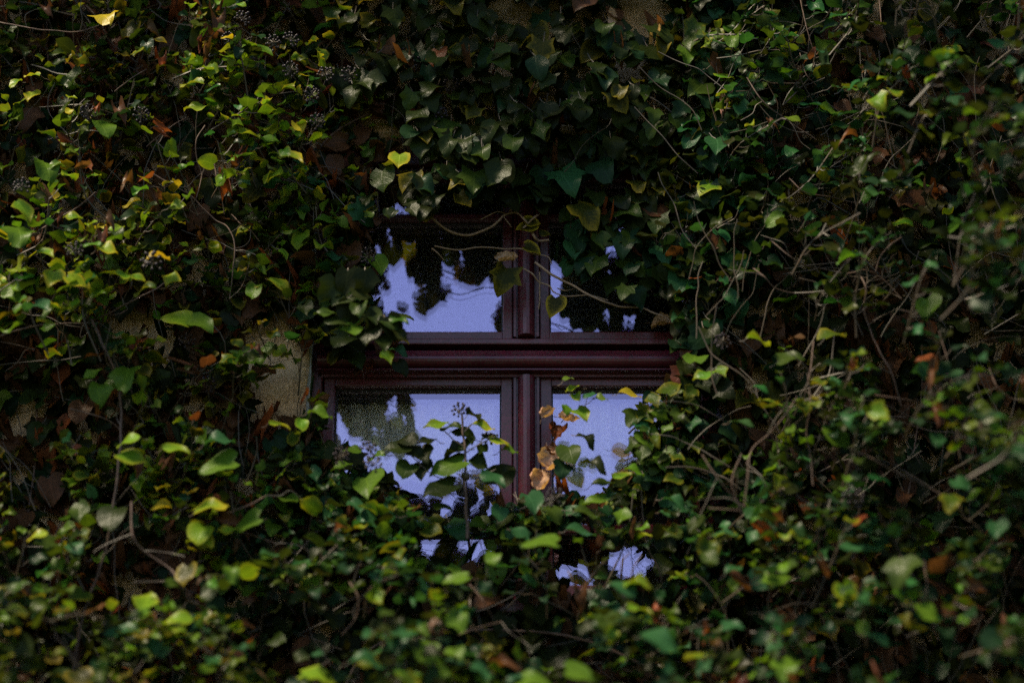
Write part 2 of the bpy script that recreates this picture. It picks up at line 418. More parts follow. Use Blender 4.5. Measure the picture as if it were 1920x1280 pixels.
#        profile, lobe shift(t -> y shift at rim), fold, curl, wave, phase
SHAPES = [
    (OV, [(0, -.04), (.3, 0), (1, 0)], .25, .18, .05, 0.0), (OV, [(0, -.05), (.3, 0), (1, 0)], .55, .30, .08, 1.3),
    (OV, [(0, -.03), (1, 0)], .15, -.18, .10, 2.2), (RH, [(0, -.02), (.4, .02), (1, 0)], .35, .22, .07, .7),
    (RH, [(0, 0), (.4, .02), (1, 0)], .70, .12, .06, 2.9), (HE, [(0, -.15), (.12, -.10), (.5, 0), (1, 0)], .22, .20, .06, .4),
    (HE, [(0, -.17), (.12, -.10), (.5, 0), (1, 0)], .45, .38, .09, 1.9), (L3, [(0, -.14), (.12, -.08), (.3, .10), (.5, 0), (1, 0)], .18, .22, .05, .2),
    (L3, [(0, -.16), (.12, -.08), (.3, .12), (.5, 0), (1, 0)], .40, .34, .07, 2.5), (L5, [(0, -.22), (.1, -.06), (.27, .10), (.45, 0), (1, 0)], .20, .25, .05, 1.1),
    (HE, [(0, -.1), (.5, 0), (1, 0)], 1.3, .9, .30, .9), (OV, [(0, 0), (1, 0)], 1.7, -.8, .35, 2.0),     # withered, curled
]
TS = (0, .11, .28, .45, .63, .83, 1)
VAR = [[] for _ in SHAPES]; TPL = []
def template(k):
    prof, sh, fold, curl, wave, ph = SHAPES[k]
    q = random.Random(len(TPL) * 17 + 3); fold *= q.uniform(.5, 1.6); curl = curl * q.uniform(.5, 1.7) + q.uniform(-.08, .1); wave *= q.uniform(.8, 2.2); ph += q.uniform(0, 6)
    asym = q.uniform(-.2, .2); bend = q.uniform(-.16, .16); twist = q.uniform(-.35, .35)
    V = []; UV = []
    for t in TS:
        wd = interp(prof, t); s = interp(sh, t)
        for u in US:
            a = abs(u)
            x = u * wd * math.cos(min(1.2, fold * .8) * a ** 1.5) * (1 + asym * (1 if u > 0 else -1)) + bend * t * t
            y = t + s * a
            z = fold * .55 * wd * a ** 1.3 - curl * t * t * .8 + wave * math.sin(7 * t + ph + (1.5 if u > 0 else 0)) * a
            y -= abs(curl) * .35 * t * t; z += twist * t * x
            V.append((x, y, z)); UV.append(((u + 1) / 2, t))
    F = []
    for i in range(len(TS) - 1):
        for j in range(4):
            q = i * 5 + j; F.append((q, q + 1, q + 6, q + 5))
    return np.array(V, dtype=np.float32), np.array(UV, dtype=np.float32), np.array(F, dtype=np.int32)
for k in range(len(SHAPES)):
    for _ in range(4): VAR[k].append(len(TPL)); TPL.append(template(k))
NV, NF = len(TPL[0][0]), len(TPL[0][2])
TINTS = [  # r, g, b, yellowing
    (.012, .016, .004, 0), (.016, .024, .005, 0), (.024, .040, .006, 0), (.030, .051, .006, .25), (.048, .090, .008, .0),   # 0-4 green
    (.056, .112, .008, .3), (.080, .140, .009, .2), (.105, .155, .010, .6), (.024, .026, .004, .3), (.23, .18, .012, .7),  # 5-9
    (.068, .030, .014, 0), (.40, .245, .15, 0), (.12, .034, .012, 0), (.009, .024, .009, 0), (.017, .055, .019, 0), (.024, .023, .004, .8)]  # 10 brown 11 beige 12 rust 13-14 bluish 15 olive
LEAF_MESH = {}
def fill_mesh(name, V, F4, uv_pt, tint_pt):
    me = bpy.data.meshes.new(name); nv, nf = len(V), len(F4)
    me.vertices.add(nv); me.vertices.foreach_set("co", V.astype(np.float32).ravel())
    me.loops.add(nf * 4); me.loops.foreach_set("vertex_index", F4.astype(np.int32).ravel())
    me.polygons.add(nf); me.polygons.foreach_set("loop_start", np.arange(nf, dtype=np.int32) * 4)
    me.update(calc_edges=True)
    me.polygons.foreach_set("use_smooth", np.ones(nf, dtype=bool))
    uvl = me.uv_layers.new(name="leaf"); uvl.uv.foreach_set("vector", uv_pt[F4.ravel()].astype(np.float32).ravel())
    at_ = me.attributes.new("tint", 'FLOAT_COLOR', 'POINT'); at_.data.foreach_set("color", tint_pt.astype(np.float32).ravel())
    me.materials.append(M_LEAF); me.update()
    return me
def leaf_mesh(shape, tint):
    if (shape, tint) not in LEAF_MESH:
        V, UV, F = TPL[shape]
        LEAF_MESH[shape, tint] = fill_mesh("leaf", V, F, UV, np.tile(np.array(TINTS[tint]), (NV, 1)))
    return LEAF_MESH[shape, tint]

# ------------------------------------------------------------------ where leaves must not hang (what the photo shows bare)
CLEAR = [  # the bare part of the window
    [(706, 432), (735, 408), (800, 402), (940, 398), (1035, 398), (1046, 440), (1052, 520), (1090, 548), (1130, 552), (1180, 585), (1240, 600),
     (1258, 640), (1262, 690), (1235, 715), (1168, 742), (1172, 800), (1178, 850), (1195, 880), (1110, 905), (1050, 915),
     (1000, 935), (945, 925), (930, 950), (880, 975), (840, 975), (800, 940), (740, 895), (690, 855), (640, 832), (622, 780), (612, 712), (600, 690),
     (690, 690), (770, 660), (765, 610), (722, 600), (712, 520)],
    [(782, 1006), (850, 1008), (930, 1006), (932, 1032), (880, 1046), (835, 1054), (790, 1036)],
    [(1152, 1030), (1195, 1025), (1224, 1066), (1220, 1086), (1160, 1080)],
    [(1050, 1066), (1095, 1055), (1116, 1100), (1050, 1108)],
    [(1254, 1012), (1278, 1010), (1278, 1048), (1262, 1040)],
    [(674, 1055), (692, 1055), (692, 1078), (676, 1078)], [(1095, 1000), (1120, 1000), (1118, 1050), (1100, 1050)],
    [(472, 752), (515, 698), (558, 684), (558, 735), (540, 758), (500, 768)],          # plaster left of the frame
    [(1160, -20), (1225, -20), (1242, 30), (1215, 48), (1175, 42)], [(940, 18), (992, 14), (990, 42), (945, 44)], [(1085, 20), (1110, 18), (1108, 36), (1088, 36)],
    [(232, 592), (285, 582), (292, 618), (250, 626)],
    [(574, 640), (584, 640), (584, 730), (574, 730)],
]
# parts of the glass that mirror open sky in the photo: nothing hangs in front of them on the mirrored side either
MIRROR = CLEAR[1:8] + [
    [(690, 870), (740, 800), (800, 745), (938, 745), (938, 905), (800, 915), (735, 895)], [(1046, 745), (1230, 745), (1215, 850), (1195, 880), (1046, 895)],
    [(716, 440), (745, 460), (765, 530), (758, 560), (735, 550)], [(835, 560), (938, 525), (938, 620), (835, 620)], [(1040, 480), (1085, 470), (1092, 620), (1040, 620)], [(1110, 592), (1205, 598), (1205, 622), (1110, 622)]]
CLEAR = [np.array(p, dtype=float) for p in CLEAR]
CB = [(p[:, 0].min(), p[:, 0].max(), p[:, 1].min(), p[:, 1].max()) for p in CLEAR]
MIRROR = [np.array(p, dtype=float) for p in MIRROR]
MB_ = [(p[:, 0].min(), p[:, 0].max(), p[:, 1].min(), p[:, 1].max()) for p in MIRROR]
def mirrored(P): return proj(Vector((P.x, 2 * YG - P.y, P.z)))
def in_clear(x, y, polys=None, boxes=None):
    for p, (a, b, c, d) in zip(polys or CLEAR, boxes or CB):
        if not (a <= x <= b and c <= y <= d): continue
        ins = False; j = len(p) - 1
        for i in range(len(p)):
            xi, yi = p[i]; xj, yj = p[j]
            if (yi > y) != (yj > y) and x < (xj - xi) * (y - yi) / (yj - yi) + xi: ins = not ins
            j = i
        if ins: return True
    return False

# stems the photo shows, as pixel runs: (plant, depth before the wall, radius in mm, points)
STEMS = [
    ('left', .22, 6.0, [(172, 600), (200, 660), (222, 720), (228, 800), (222, 870), (212, 950), (195, 1040), (172, 1105), (150, 1180), (130, 1320)]),
    ('left', .20, 2.8, [(132, 766), (180, 778), (210, 792), (229, 809)]),
    ('left', .18, 4.2, [(-40, 645), (60, 612), (130, 606), (172, 602), (232, 572), (285, 546), (312, 528)]),
    ('left', .17, 2.8, [(200, 590), (225, 588), (240, 580)]),
    ('left', .16, 3.6, [(285, 325), (330, 350), (365, 374), (400, 410), (428, 428), (440, 470), (430, 560)]),
    ('left', .18, 3.0, [(385, 235), (368, 262), (370, 300), (378, 330), (368, 372)]),
    ('left', .15, 3.2, [(400, 300), (408, 340), (416, 372), (421, 402)]),
    ('left', .20, 3.2, [(-40, 35), (50, 52), (100, 58), (150, 60), (185, 48)]),
    ('left', .14, 2.6, [(434, 402), (452, 420), (470, 432), (486, 452)]),
    ('left', .30, 4.0, [(246, 940), (248, 1000), (270, 1032), (312, 1060), (335, 1085), (352, 1110), (372, 1130)]),
    ('left', .26, 2.8, [(95, 1170), (115, 1205), (150, 1245), (170, 1300)]),
    ('left', .22, 3.0, [(450, 998), (480, 1005), (515, 1018)]), ('left', .26, 3.0, [(425, 962), (470, 945), (500, 928)]),
    ('left', .16, 2.5, [(0, 640), (40, 648), (65, 655)]), ('left', .2, 4.0, [(60, 440), (100, 415), (150, 385), (180, 360)]),
    ('left', .16, 2.6, [(275, 275), (310, 245), (350, 220)]), ('left', .2, 2.6, [(215, 172), (250, 145), (275, 130)]),
    ('left', .05, 5.0, [(60, 1500), (40, 1100), (70, 800), (50, 500), (90, 200), (70, -300)]),
    ('left', .04, 6.0, [(430, 1500), (400, 1150), (420, 800), (415, 500), (440, 250), (420, -300)]),
    ('above', .06, 3.6, [(590, -60), (650, 60), (740, 95), (790, 30), (800, -60)]),
    ('above', .06, 3.0, [(1133, -40), (1132, 30), (1132, 105)]), ('above', .08, 2.6, [(700, 80), (745, 50), (760, 40)]),
    ('above', .08, 2.6, [(1185, 178), (1240, 181), (1300, 178), (1345, 168), (1370, 150)]),
    ('above', .05, 5.0, [(560, 330), (640, 240), (800, 180), (960, 200), (1120, 150), (1300, 200)]),
    ('right', .30, 3.4, [(1445, 450), (1480, 480), (1510, 497), (1550, 505), (1590, 512), (1622, 506), (1655, 522), (1690, 560)]),
    ('right', .28, 3.0, [(1412, 503), (1435, 520), (1455, 541), (1490, 549), (1545, 549)]),
    ('right', .32, 4.6, [(1690, 445), (1668, 462), (1650, 482), (1642, 508)]),
    ('right', .32, 4.2, [(1612, 515), (1624, 540), (1620, 575), (1628, 610), (1650, 660), (1672, 700), (1690, 760)]),
    ('right', .34, 3.4, [(1525, 640), (1518, 700), (1508, 745), (1500, 740)]), ('right', .34, 3.4, [(1514, 700), (1520, 755), (1512, 810), (1520, 860), (1525, 910)]),
    ('right', .36, 3.8, [(1494, 745), (1470, 780), (1440, 815), (1412, 840), (1400, 870)]),
    ('right', .42, 4.2, [(1590, 838), (1640, 862), (1690, 890), (1740, 912), (1800, 950)]),
    ('right', .36, 3.0, [(1316, 852), (1345, 895), (1378, 935), (1392, 965)]), ('right', .36, 3.0, [(1390, 850), (1372, 905), (1392, 960)]),
    ('right', .38, 2.8, [(1405, 860), (1395, 950)]), ('right', .4, 2.8, [(1328, 952), (1385, 956)]),
    ('right', .25, 3.4, [(1495, -30), (1512, 50), (1530, 110)]), ('right', .27, 3.6, [(1645, -30), (1654, 50), (1668, 96)]),
    ('right', .27, 3.0, [(1665, -10), (1695, 20), (1718, 26)]), ('right', .28, 3.2, [(1400, 145), (1430, 190), (1480, 228), (1530, 262)]),
    ('right', .28, 3.0, [(1480, 335), (1510, 360), (1560, 370), (1620, 384)]), ('right', .34, 3.4, [(1725, 170), (1722, 210), (1710, 235)]),
    ('right', .30, 3.0, [(1500, 100), (1512, 140), (1530, 160)]), ('right', .33, 3.0, [(1790, 500), (1800, 550), (1815, 575)]),
    ('right', .36, 3.4, [(1855, 690), (1870, 725), (1900, 748), (1950, 760)]), ('right', .35, 2.8, [(1685, 580), (1730, 590), (1770, 605)]),
    ('right', .33, 2.6, [(1560, 712), (1600, 718)]), ('right', .36, 3.0, [(1640, 740), (1690, 748), (1720, 752)]),
    ('right', .44, 3.4, [(1732, 1050), (1738, 1100), (1732, 1140)]), ('right', .40, 2.6, [(1760, 620), (1780, 690), (1790, 780), (1800, 860)]),
    ('right', .05, 6.0, [(1400, 1500), (1430, 1100), (1390, 700), (1420, 350), (1400, -300)]),
    ('right', .06, 6.0, [(1700, 1500), (1680, 1100), (1730, 700), (1700, 300), (1720, -300)]),
    ('front', .32, 3.0, [(655, 1090), (672, 1120), (665, 1160), (640, 1190)]), ('front', .28, 2.6, [(880, 1095), (905, 1125), (925, 1160)]),
    ('front', .30, 2.4, [(860, 1190), (900, 1175), (940, 1165)]), ('front', .10, 6.0, [(600, 1500), (640, 1300), (720, 1200), (900, 1180), (1100, 1200), (1300, 1300)]),
    ('front', .25, 3.0, [(1170, 1120), (1165, 1060), (1180, 1035)]), ('front', .25, 2.6, [(1175, 1110), (1190, 1060), (1203, 1040)]),
    ('front', .25, 2.6, [(1080, 1120), (1073, 1085), (1065, 1070)]), ('front', .25, 2.4, [(1092, 1110), (1100, 1085)]),
]
STEM_PTS = np.array([p for s in STEMS if s[1] > .1 for p in [q for a, b in zip(s[3], s[3][1:]) for q in
            [(a[0] + (b[0] - a[0]) * k / 4, a[1] + (b[1] - a[1]) * k / 4) for k in range(4)]]], dtype=float)

# ------------------------------------------------------------------ ivy plants
PLANTS = {
    'left': empty("climbing_ivy", at(420, 1450, 0), "sunlit yellow green ivy covering the wall left of the window", "ivy"),
    'above': empty("climbing_ivy", at(960, 200, 0), "dark ivy with broad flat leaves hanging over the top of the window", "ivy"),
    'right': empty("climbing_ivy", at(1650, 1450, 0), "shady blue green ivy with many bare stems right of the window", "ivy"),
    'front': empty("climbing_ivy", at(960, 1450, 0), "bushy blurred ivy growing up in front of the window's lower panes", "ivy"),
}
SPRIG = empty("ivy_sprig", at(872, 1000, -.12), "upright ivy sprig topped by a berry head, silhouetted against the glass below the transom", "ivy sprig")
for k in ('left', 'above', 'right', 'front'): PLANTS[k]["group"] = "ivy on the house wall"
PLANTS['sprig'] = SPRIG

LEAVES = []     # (plant, shape, tint, 4x4 rows as tuple(b, t, n, pos), size, hero)
PET = {k: ([], []) for k in PLANTS}      # petioles and shoot twigs
def add_tube(store, pts, radii, sides):
    V, F = tube_arrays(pts, radii, sides); o = len(store[0]); store[0].extend(V)
    store[1].extend(tuple(i + o for i in f) for f in F)
def rv(s=1.0): return Vector((rnd.uniform(-s, s), rnd.uniform(-s, s), rnd.uniform(-s, s)))

def put_leaf(plant, pos, tipdir, normal, size, shape, tint, hero=False, root=None, mirror=True):
    n = normal.normalized(); t = tipdir - n * tipdir.dot(n)
    if t.length < 1e-3: t = n.orthogonal()
    t.normalize(); b = t.cross(n)
    if not hero:
        for q in (pos, pos + t * size * .95, pos + t * size * .4 + b * size * .4, pos + t * size * .4 - b * size * .4):
            x, y = proj(q)
            if in_clear(x, y): return False
            if mirror and pos.y > -.9 and in_clear(*mirrored(q), MIRROR, MB_): return False
        x, y = proj(pos + t * size * .45)
        if len(STEM_PTS) and -20 < x < 1940 and -20 < y < 1300:
            if np.min((STEM_PTS[:, 0] - x) ** 2 + (STEM_PTS[:, 1] - y) ** 2) < 26 ** 2 and pos.y < -.12 and rnd.random() < .7: return False
    shape = rnd.choice(VAR[shape])
    LEAVES.append((plant, shape, tint, (b, t, n, pos), size, hero))
    if root is not None:
        add_tube(PET[plant], [root, root.lerp(pos, .5) + Vector((0, 0, -.004)), pos], (.0011, .0010, .0009), 3)
    return True

# clumps whose lit look is put into lighter leaf tints: px, py, radius, share
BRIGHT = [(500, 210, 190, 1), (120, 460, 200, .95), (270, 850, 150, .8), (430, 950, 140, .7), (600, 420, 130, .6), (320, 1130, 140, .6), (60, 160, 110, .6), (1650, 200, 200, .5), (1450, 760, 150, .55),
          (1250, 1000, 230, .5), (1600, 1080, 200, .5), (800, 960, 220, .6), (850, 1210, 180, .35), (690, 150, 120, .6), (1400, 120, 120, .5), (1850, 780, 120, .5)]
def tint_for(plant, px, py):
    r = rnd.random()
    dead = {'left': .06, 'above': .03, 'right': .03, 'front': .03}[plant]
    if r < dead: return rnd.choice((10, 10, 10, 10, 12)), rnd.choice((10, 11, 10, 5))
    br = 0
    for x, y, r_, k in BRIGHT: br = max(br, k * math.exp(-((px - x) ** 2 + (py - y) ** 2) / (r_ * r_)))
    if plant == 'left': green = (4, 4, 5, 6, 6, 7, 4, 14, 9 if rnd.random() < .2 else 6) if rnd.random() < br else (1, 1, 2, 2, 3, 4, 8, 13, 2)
    elif plant == 'above': green = (0, 0, 0, 1, 1, 1, 2, 13, 8)  # dim light over the window head is put into these dark tints
    else: green = (4, 4, 14, 14, 3, 5, 4) if rnd.random() < br else (0, 0, 1, 1, 2, 13, 14, 13, 13)  # cool and dark tints carry sky light and shade in the colour
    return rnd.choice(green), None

def shell(px, py):
    """how far the foliage stands out from the wall, in metres"""
    n = noise.noise(Vector((px / 260, py / 260, 3.3)))
    L = .20 + .12 * max(0, 1 - math.hypot(px - 520, py - 220) / 300) + .16 * max(0, 1 - math.hypot(px - 120, py - 460) / 280) \
        + .18 * max(0, min(1, (py - 780) / 350))
    Rr = .17 + .60 * max(0, min(1, (px - 1330) / 560)) + .12 * max(0, min(1, (py - 800) / 400))
    A = .12
    Fr = .11 + .55 * max(0, min(1, (py - 880) / 380))
    wl = max(0, min(1, (700 - px) / 200)); wr = max(0, min(1, (px - 1180) / 220)); wf = max(0, min(1, (py - 760) / 140))
    wa = max(.001, 1 - max(wl, wr, wf))
    s = wl + wr + wf + wa
    return (L * wl + Rr * wr + Fr * wf + A * wa) / s * (1 + .35 * n)
def plant_of(px, py):
    if px > 1270: return 'right'
    if py > 850 and px > 480: return 'front'
    if px < 640 or (px < 780 and py < 640 and py > 150): return 'left'
    return 'above' if py < 720 else 'front'

def shoot(plant, px, py, e, nleaf, sz):
    tip = at(px, py, -e)
    d = Vector((rnd.uniform(-.55, .55), -rnd.uniform(.25, .9), rnd.uniform(-.1, .9))).normalized()
    ln = min(rnd.uniform(.12, .24), e * 1.1 + .05)
    root = tip - d * ln; root.y = min(root.y, -.012)
    bend = rv(.03)
    pts = [root, root.lerp(tip, .5) + bend, tip]
    if any(in_clear(*proj(root.lerp(tip, q))) for q in (0, .25, .5, .75, 1)): return
    add_tube(PET[plant], spline(pts, 3), [.0024 - .0009 * i / 6 for i in range(7)], 4)
    ph = rnd.uniform(0, 6.28)
    a = d.orthogonal().normalized(); b = d.cross(a)
    for k in range(nleaf):
        s = 1 - .8 * (k / nleaf) ** 1.0
        base = root.lerp(tip, s) + bend * (4 * s * (1 - s))
        ph += 2.4
        side = a * math.cos(ph) + b * math.sin(ph)
        out = (side * .9 + d * (.5 if k > 1 else 1.0) + Vector((0, -.25, .05))).normalized()
        size = sz * rnd.uniform(.62, 1.15) * (.75 if k < 2 else 1)
        pos = base + out * rnd.uniform(.015, .04)
        nrm = Vector((-.12, -.36, .92)) + rv(.66) - out * .2
        tipd = out + Vector((0, -.1, -.55)) + rv(.25)
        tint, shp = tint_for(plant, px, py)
        if shp is None: shp = rnd.choice((0, 1, 2, 3, 3, 4, 5, 6, 0, 8))
        put_leaf(plant, pos, tipd, nrm, size, shp, tint, root=base)

HOLES = [(60, 720, 120), (70, 900, 80), (255, 1050, 95), (1700, 640, 130), (1880, 560, 90), (1000, 1150, 120), (1780, 1240, 110), (620, 1090, 60), (1850, 40, 70), (110, 260, 80), (300, 640, 70),
         (1560, 600, 80), (1420, 600, 60), (1330, 1040, 50), (960, 1110, 60), (350, 300, 50), (1640, 30, 60), (1760, 850, 50), (560, 1130, 50)]
def holed(px, py): return any(math.hypot(px - a, py - b) < r for a, b, r in HOLES)
# --- leafy shoots over the left, right and front plants
G = 60
for gx in range(-300, 2240, G):
    for gy in range(-600, 1620, G):
        px = gx + rnd.uniform(-.6, .6) * G; py = gy + rnd.uniform(-.6, .6) * G
        pl = plant_of(px, py)
        if pl == 'above' and 600 < px < 1240 and py < 690:
            if py < -110 and not 900 < px < 1260: shoot(pl, px, py, rnd.uniform(.22, .40), 8, .06)  # overhanging shoots added out of view to shade the leaves below
            continue
        hole = noise.noise(Vector((px / 120, py / 120, 9.1)))
        sz = {'left': .053, 'right': .055, 'front': .055, 'above': .054}[pl]
        sh = shell(px, py)
        if holed(px, py) and rnd.random() < .75: continue
        if hole > (-.12 if pl == 'right' else -.12 if pl == 'front' else -.25): shoot(pl, px, py, sh * rnd.uniform(.70, 1.1), rnd.randint(9, 14), sz)
        if rnd.random() < (.4 if pl == 'right' else .55): shoot(pl, px + rnd.uniform(-30, 30), py + rnd.uniform(-30, 30), sh * rnd.uniform(.3, .65), rnd.randint(5, 8), sz)
# --- broad leaves lying flat against the wall everywhere, over and around the window head densest
G = 40
for gx in range(-300, 2240, G):
    for gy in range(-600, 1620, G):
        px = gx + rnd.uniform(-.6, .6) * G; py = gy + rnd.uniform(-.6, .6) * G
        pl = plant_of(px, py)
        core = pl == 'above' or (1180 < px < 1420 and py < 620)
        for rep in range((2 if px > 1040 and py > 380 else 5) if core else 2):
            if not core and rnd.random() < .25: continue
            e = rnd.uniform(.02, .18) if core else rnd.uniform(.015, .09)
            if core and 660 < px < 1300 and 250 < py < 620: e = rnd.uniform(.04, .20 if px < 990 else .09)
            pos = at(px + rnd.uniform(-20, 20), py + rnd.uniform(-20, 20), -e)
            size = rnd.uniform(.045, .085) if core else rnd.uniform(.05, .08)
            nrm = Vector((rnd.uniform(-.5, .5), -1, rnd.uniform(.1, 1.1)))
            tipd = Vector((rnd.uniform(-.8, .8), -.2, -1))
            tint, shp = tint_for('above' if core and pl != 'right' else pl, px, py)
            if not core and shp is None: tint = rnd.choice((0, 0, 1, 8, 10, 13, 10, tint))  # inner leaves get darker tints, the depth shade put into their colour
            if shp is None: shp = rnd.choice((5, 6, 7, 7, 8, 9, 9, 0, 1, 3))
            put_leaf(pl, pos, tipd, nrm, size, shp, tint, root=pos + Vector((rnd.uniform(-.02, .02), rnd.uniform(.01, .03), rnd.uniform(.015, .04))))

# --- dark leaves closing over the right end of the transom
for k in range(60):
    px = rnd.uniform(1262, 1350); py = rnd.uniform(560, 730)
    put_leaf('right', at(px, py, -rnd.uniform(.02, .12)), Vector((rnd.uniform(-.8, .8), -.3, -1)), Vector((rnd.uniform(-.6, .6), -1, rnd.uniform(.2, 1.0))), rnd.uniform(.045, .07), rnd.choice((0, 3, 5, 7, 9)), rnd.choice((0, 0, 1, 13, 2)))
# --- leaves crowding the glazing bar of the lower sashes
for k in range(600):
    px = rnd.uniform(600, 1310); top = interp([(600, 850), (740, 905), (830, 960), (880, 985), (945, 935), (1000, 935), (1110, 915), (1200, 890), (1310, 830)], px)
    py = rnd.triangular(top, 1010, top + 30); e = rnd.uniform(.03, .05 + .14 * (py - top) / 90)
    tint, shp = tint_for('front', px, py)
    put_leaf('front', at(px, py, -e), Vector((rnd.uniform(-1, 1), -.4, rnd.uniform(-1, .4))), Vector((rnd.uniform(-.7, .6), -.8, rnd.uniform(.2, 1.2))), rnd.uniform(.035, .062), shp if shp is not None else rnd.choice((0, 1, 3, 4, 5, 6, 8)), tint,
             root=at(px + rnd.uniform(-15, 15), py + rnd.uniform(15, 35), -e + .02))
# --- broad leaves hanging over the right upper pane, and the bush at the right of the lower pane
for k in range(46):
    px = rnd.uniform(1062, 1270); py = rnd.uniform(385, 540)
    put_leaf('above', at(px, py, -rnd.uniform(.03, .11)), Vector((rnd.uniform(-.8, .8), -.3, -1)), Vector((rnd.uniform(-.5, .5), -1, rnd.uniform(.0, .8))), rnd.uniform(.045, .078), rnd.choice((5, 7, 8, 9, 9)), rnd.choice((13, 2, 14, 1, 13, 1)), mirror=False)
for k in range(70):
    px = rnd.triangular(1172, 1310, 1300); py = rnd.uniform(725, 905); e = rnd.uniform(.03, .16)
    put_leaf('front', at(px, py, -e), Vector((rnd.uniform(-1, 1), -.4, rnd.uniform(-1, .3))), Vector((rnd.uniform(-.7, .6), -.8, rnd.uniform(.2, 1.2))), rnd.uniform(.03, .055), rnd.choice((0, 1, 3, 5, 7, 8)), rnd.choice((2, 4, 14, 1, 3, 13)),
             mirror=False, root=at(px + rnd.uniform(-5, 25), py + rnd.uniform(10, 30), -e + .02))
# --- fringe of small leaves over the head of the left upper sash
for k in range(46):
    px = rnd.uniform(690, 830); py = rnd.uniform(370, 408)
    put_leaf('above', at(px, py, -rnd.uniform(.03, .24)), Vector((rnd.uniform(-.8, .8), -.3, -1)), Vector((rnd.uniform(-.6, .6), -1, rnd.uniform(.2, 1.2))), rnd.uniform(.025, .05), rnd.choice((0, 3, 5, 7, 9)), rnd.choice((0, 0, 1, 2, 10)))
# --- tangle of dead twigs and rootlets close to the wall
for k in range(900):
    px = rnd.uniform(-250, 2170); py = rnd.uniform(-300, 1500); pl = plant_of(px, py)
    if pl == 'above' and rnd.random() < .7: continue
    e = rnd.uniform(.01, .14) if pl != 'right' else rnd.uniform(.02, .30)
    a = rnd.uniform(0, 6.28) if rnd.random() < .5 else R(rnd.gauss(90, 35)); q = [at(px, py, -e)]
    for m in range(5):
        a += rnd.gauss(0, .22); q.append(q[-1] + Vector((math.cos(a), rnd.uniform(-.25, .2), math.sin(a))) * rnd.uniform(.03, .06))
        q[-1].y = min(q[-1].y, -.008)
    if any(in_clear(*proj(v)) for v in spline(q, 3)): continue
    r = rnd.choice((.0007, .0009, .0011, .0014)); add_tube(PET[pl], spline(q, 3), [r] * 16, 4)
for k in range(5200):  # layer of dark leaves added so the gaps before the wall look shaded
    px = rnd.uniform(-250, 2170); py = rnd.uniform(-300, 1500); pl = plant_of(px, py)
    if pl == 'above' and 640 < px < 1300: continue
    put_leaf(pl, at(px, py, -rnd.uniform(.012, .07)), rv() + Vector((0, 0, -.8)), Vector((0, -1, .3)) + rv(.8), rnd.uniform(.045, .085), rnd.choice((10, 11, 6, 8)), rnd.choice((10, 10, 10, 10, 10, 0, 13, 12) if pl == 'left' else (10, 10, 0, 0, 0, 13)))

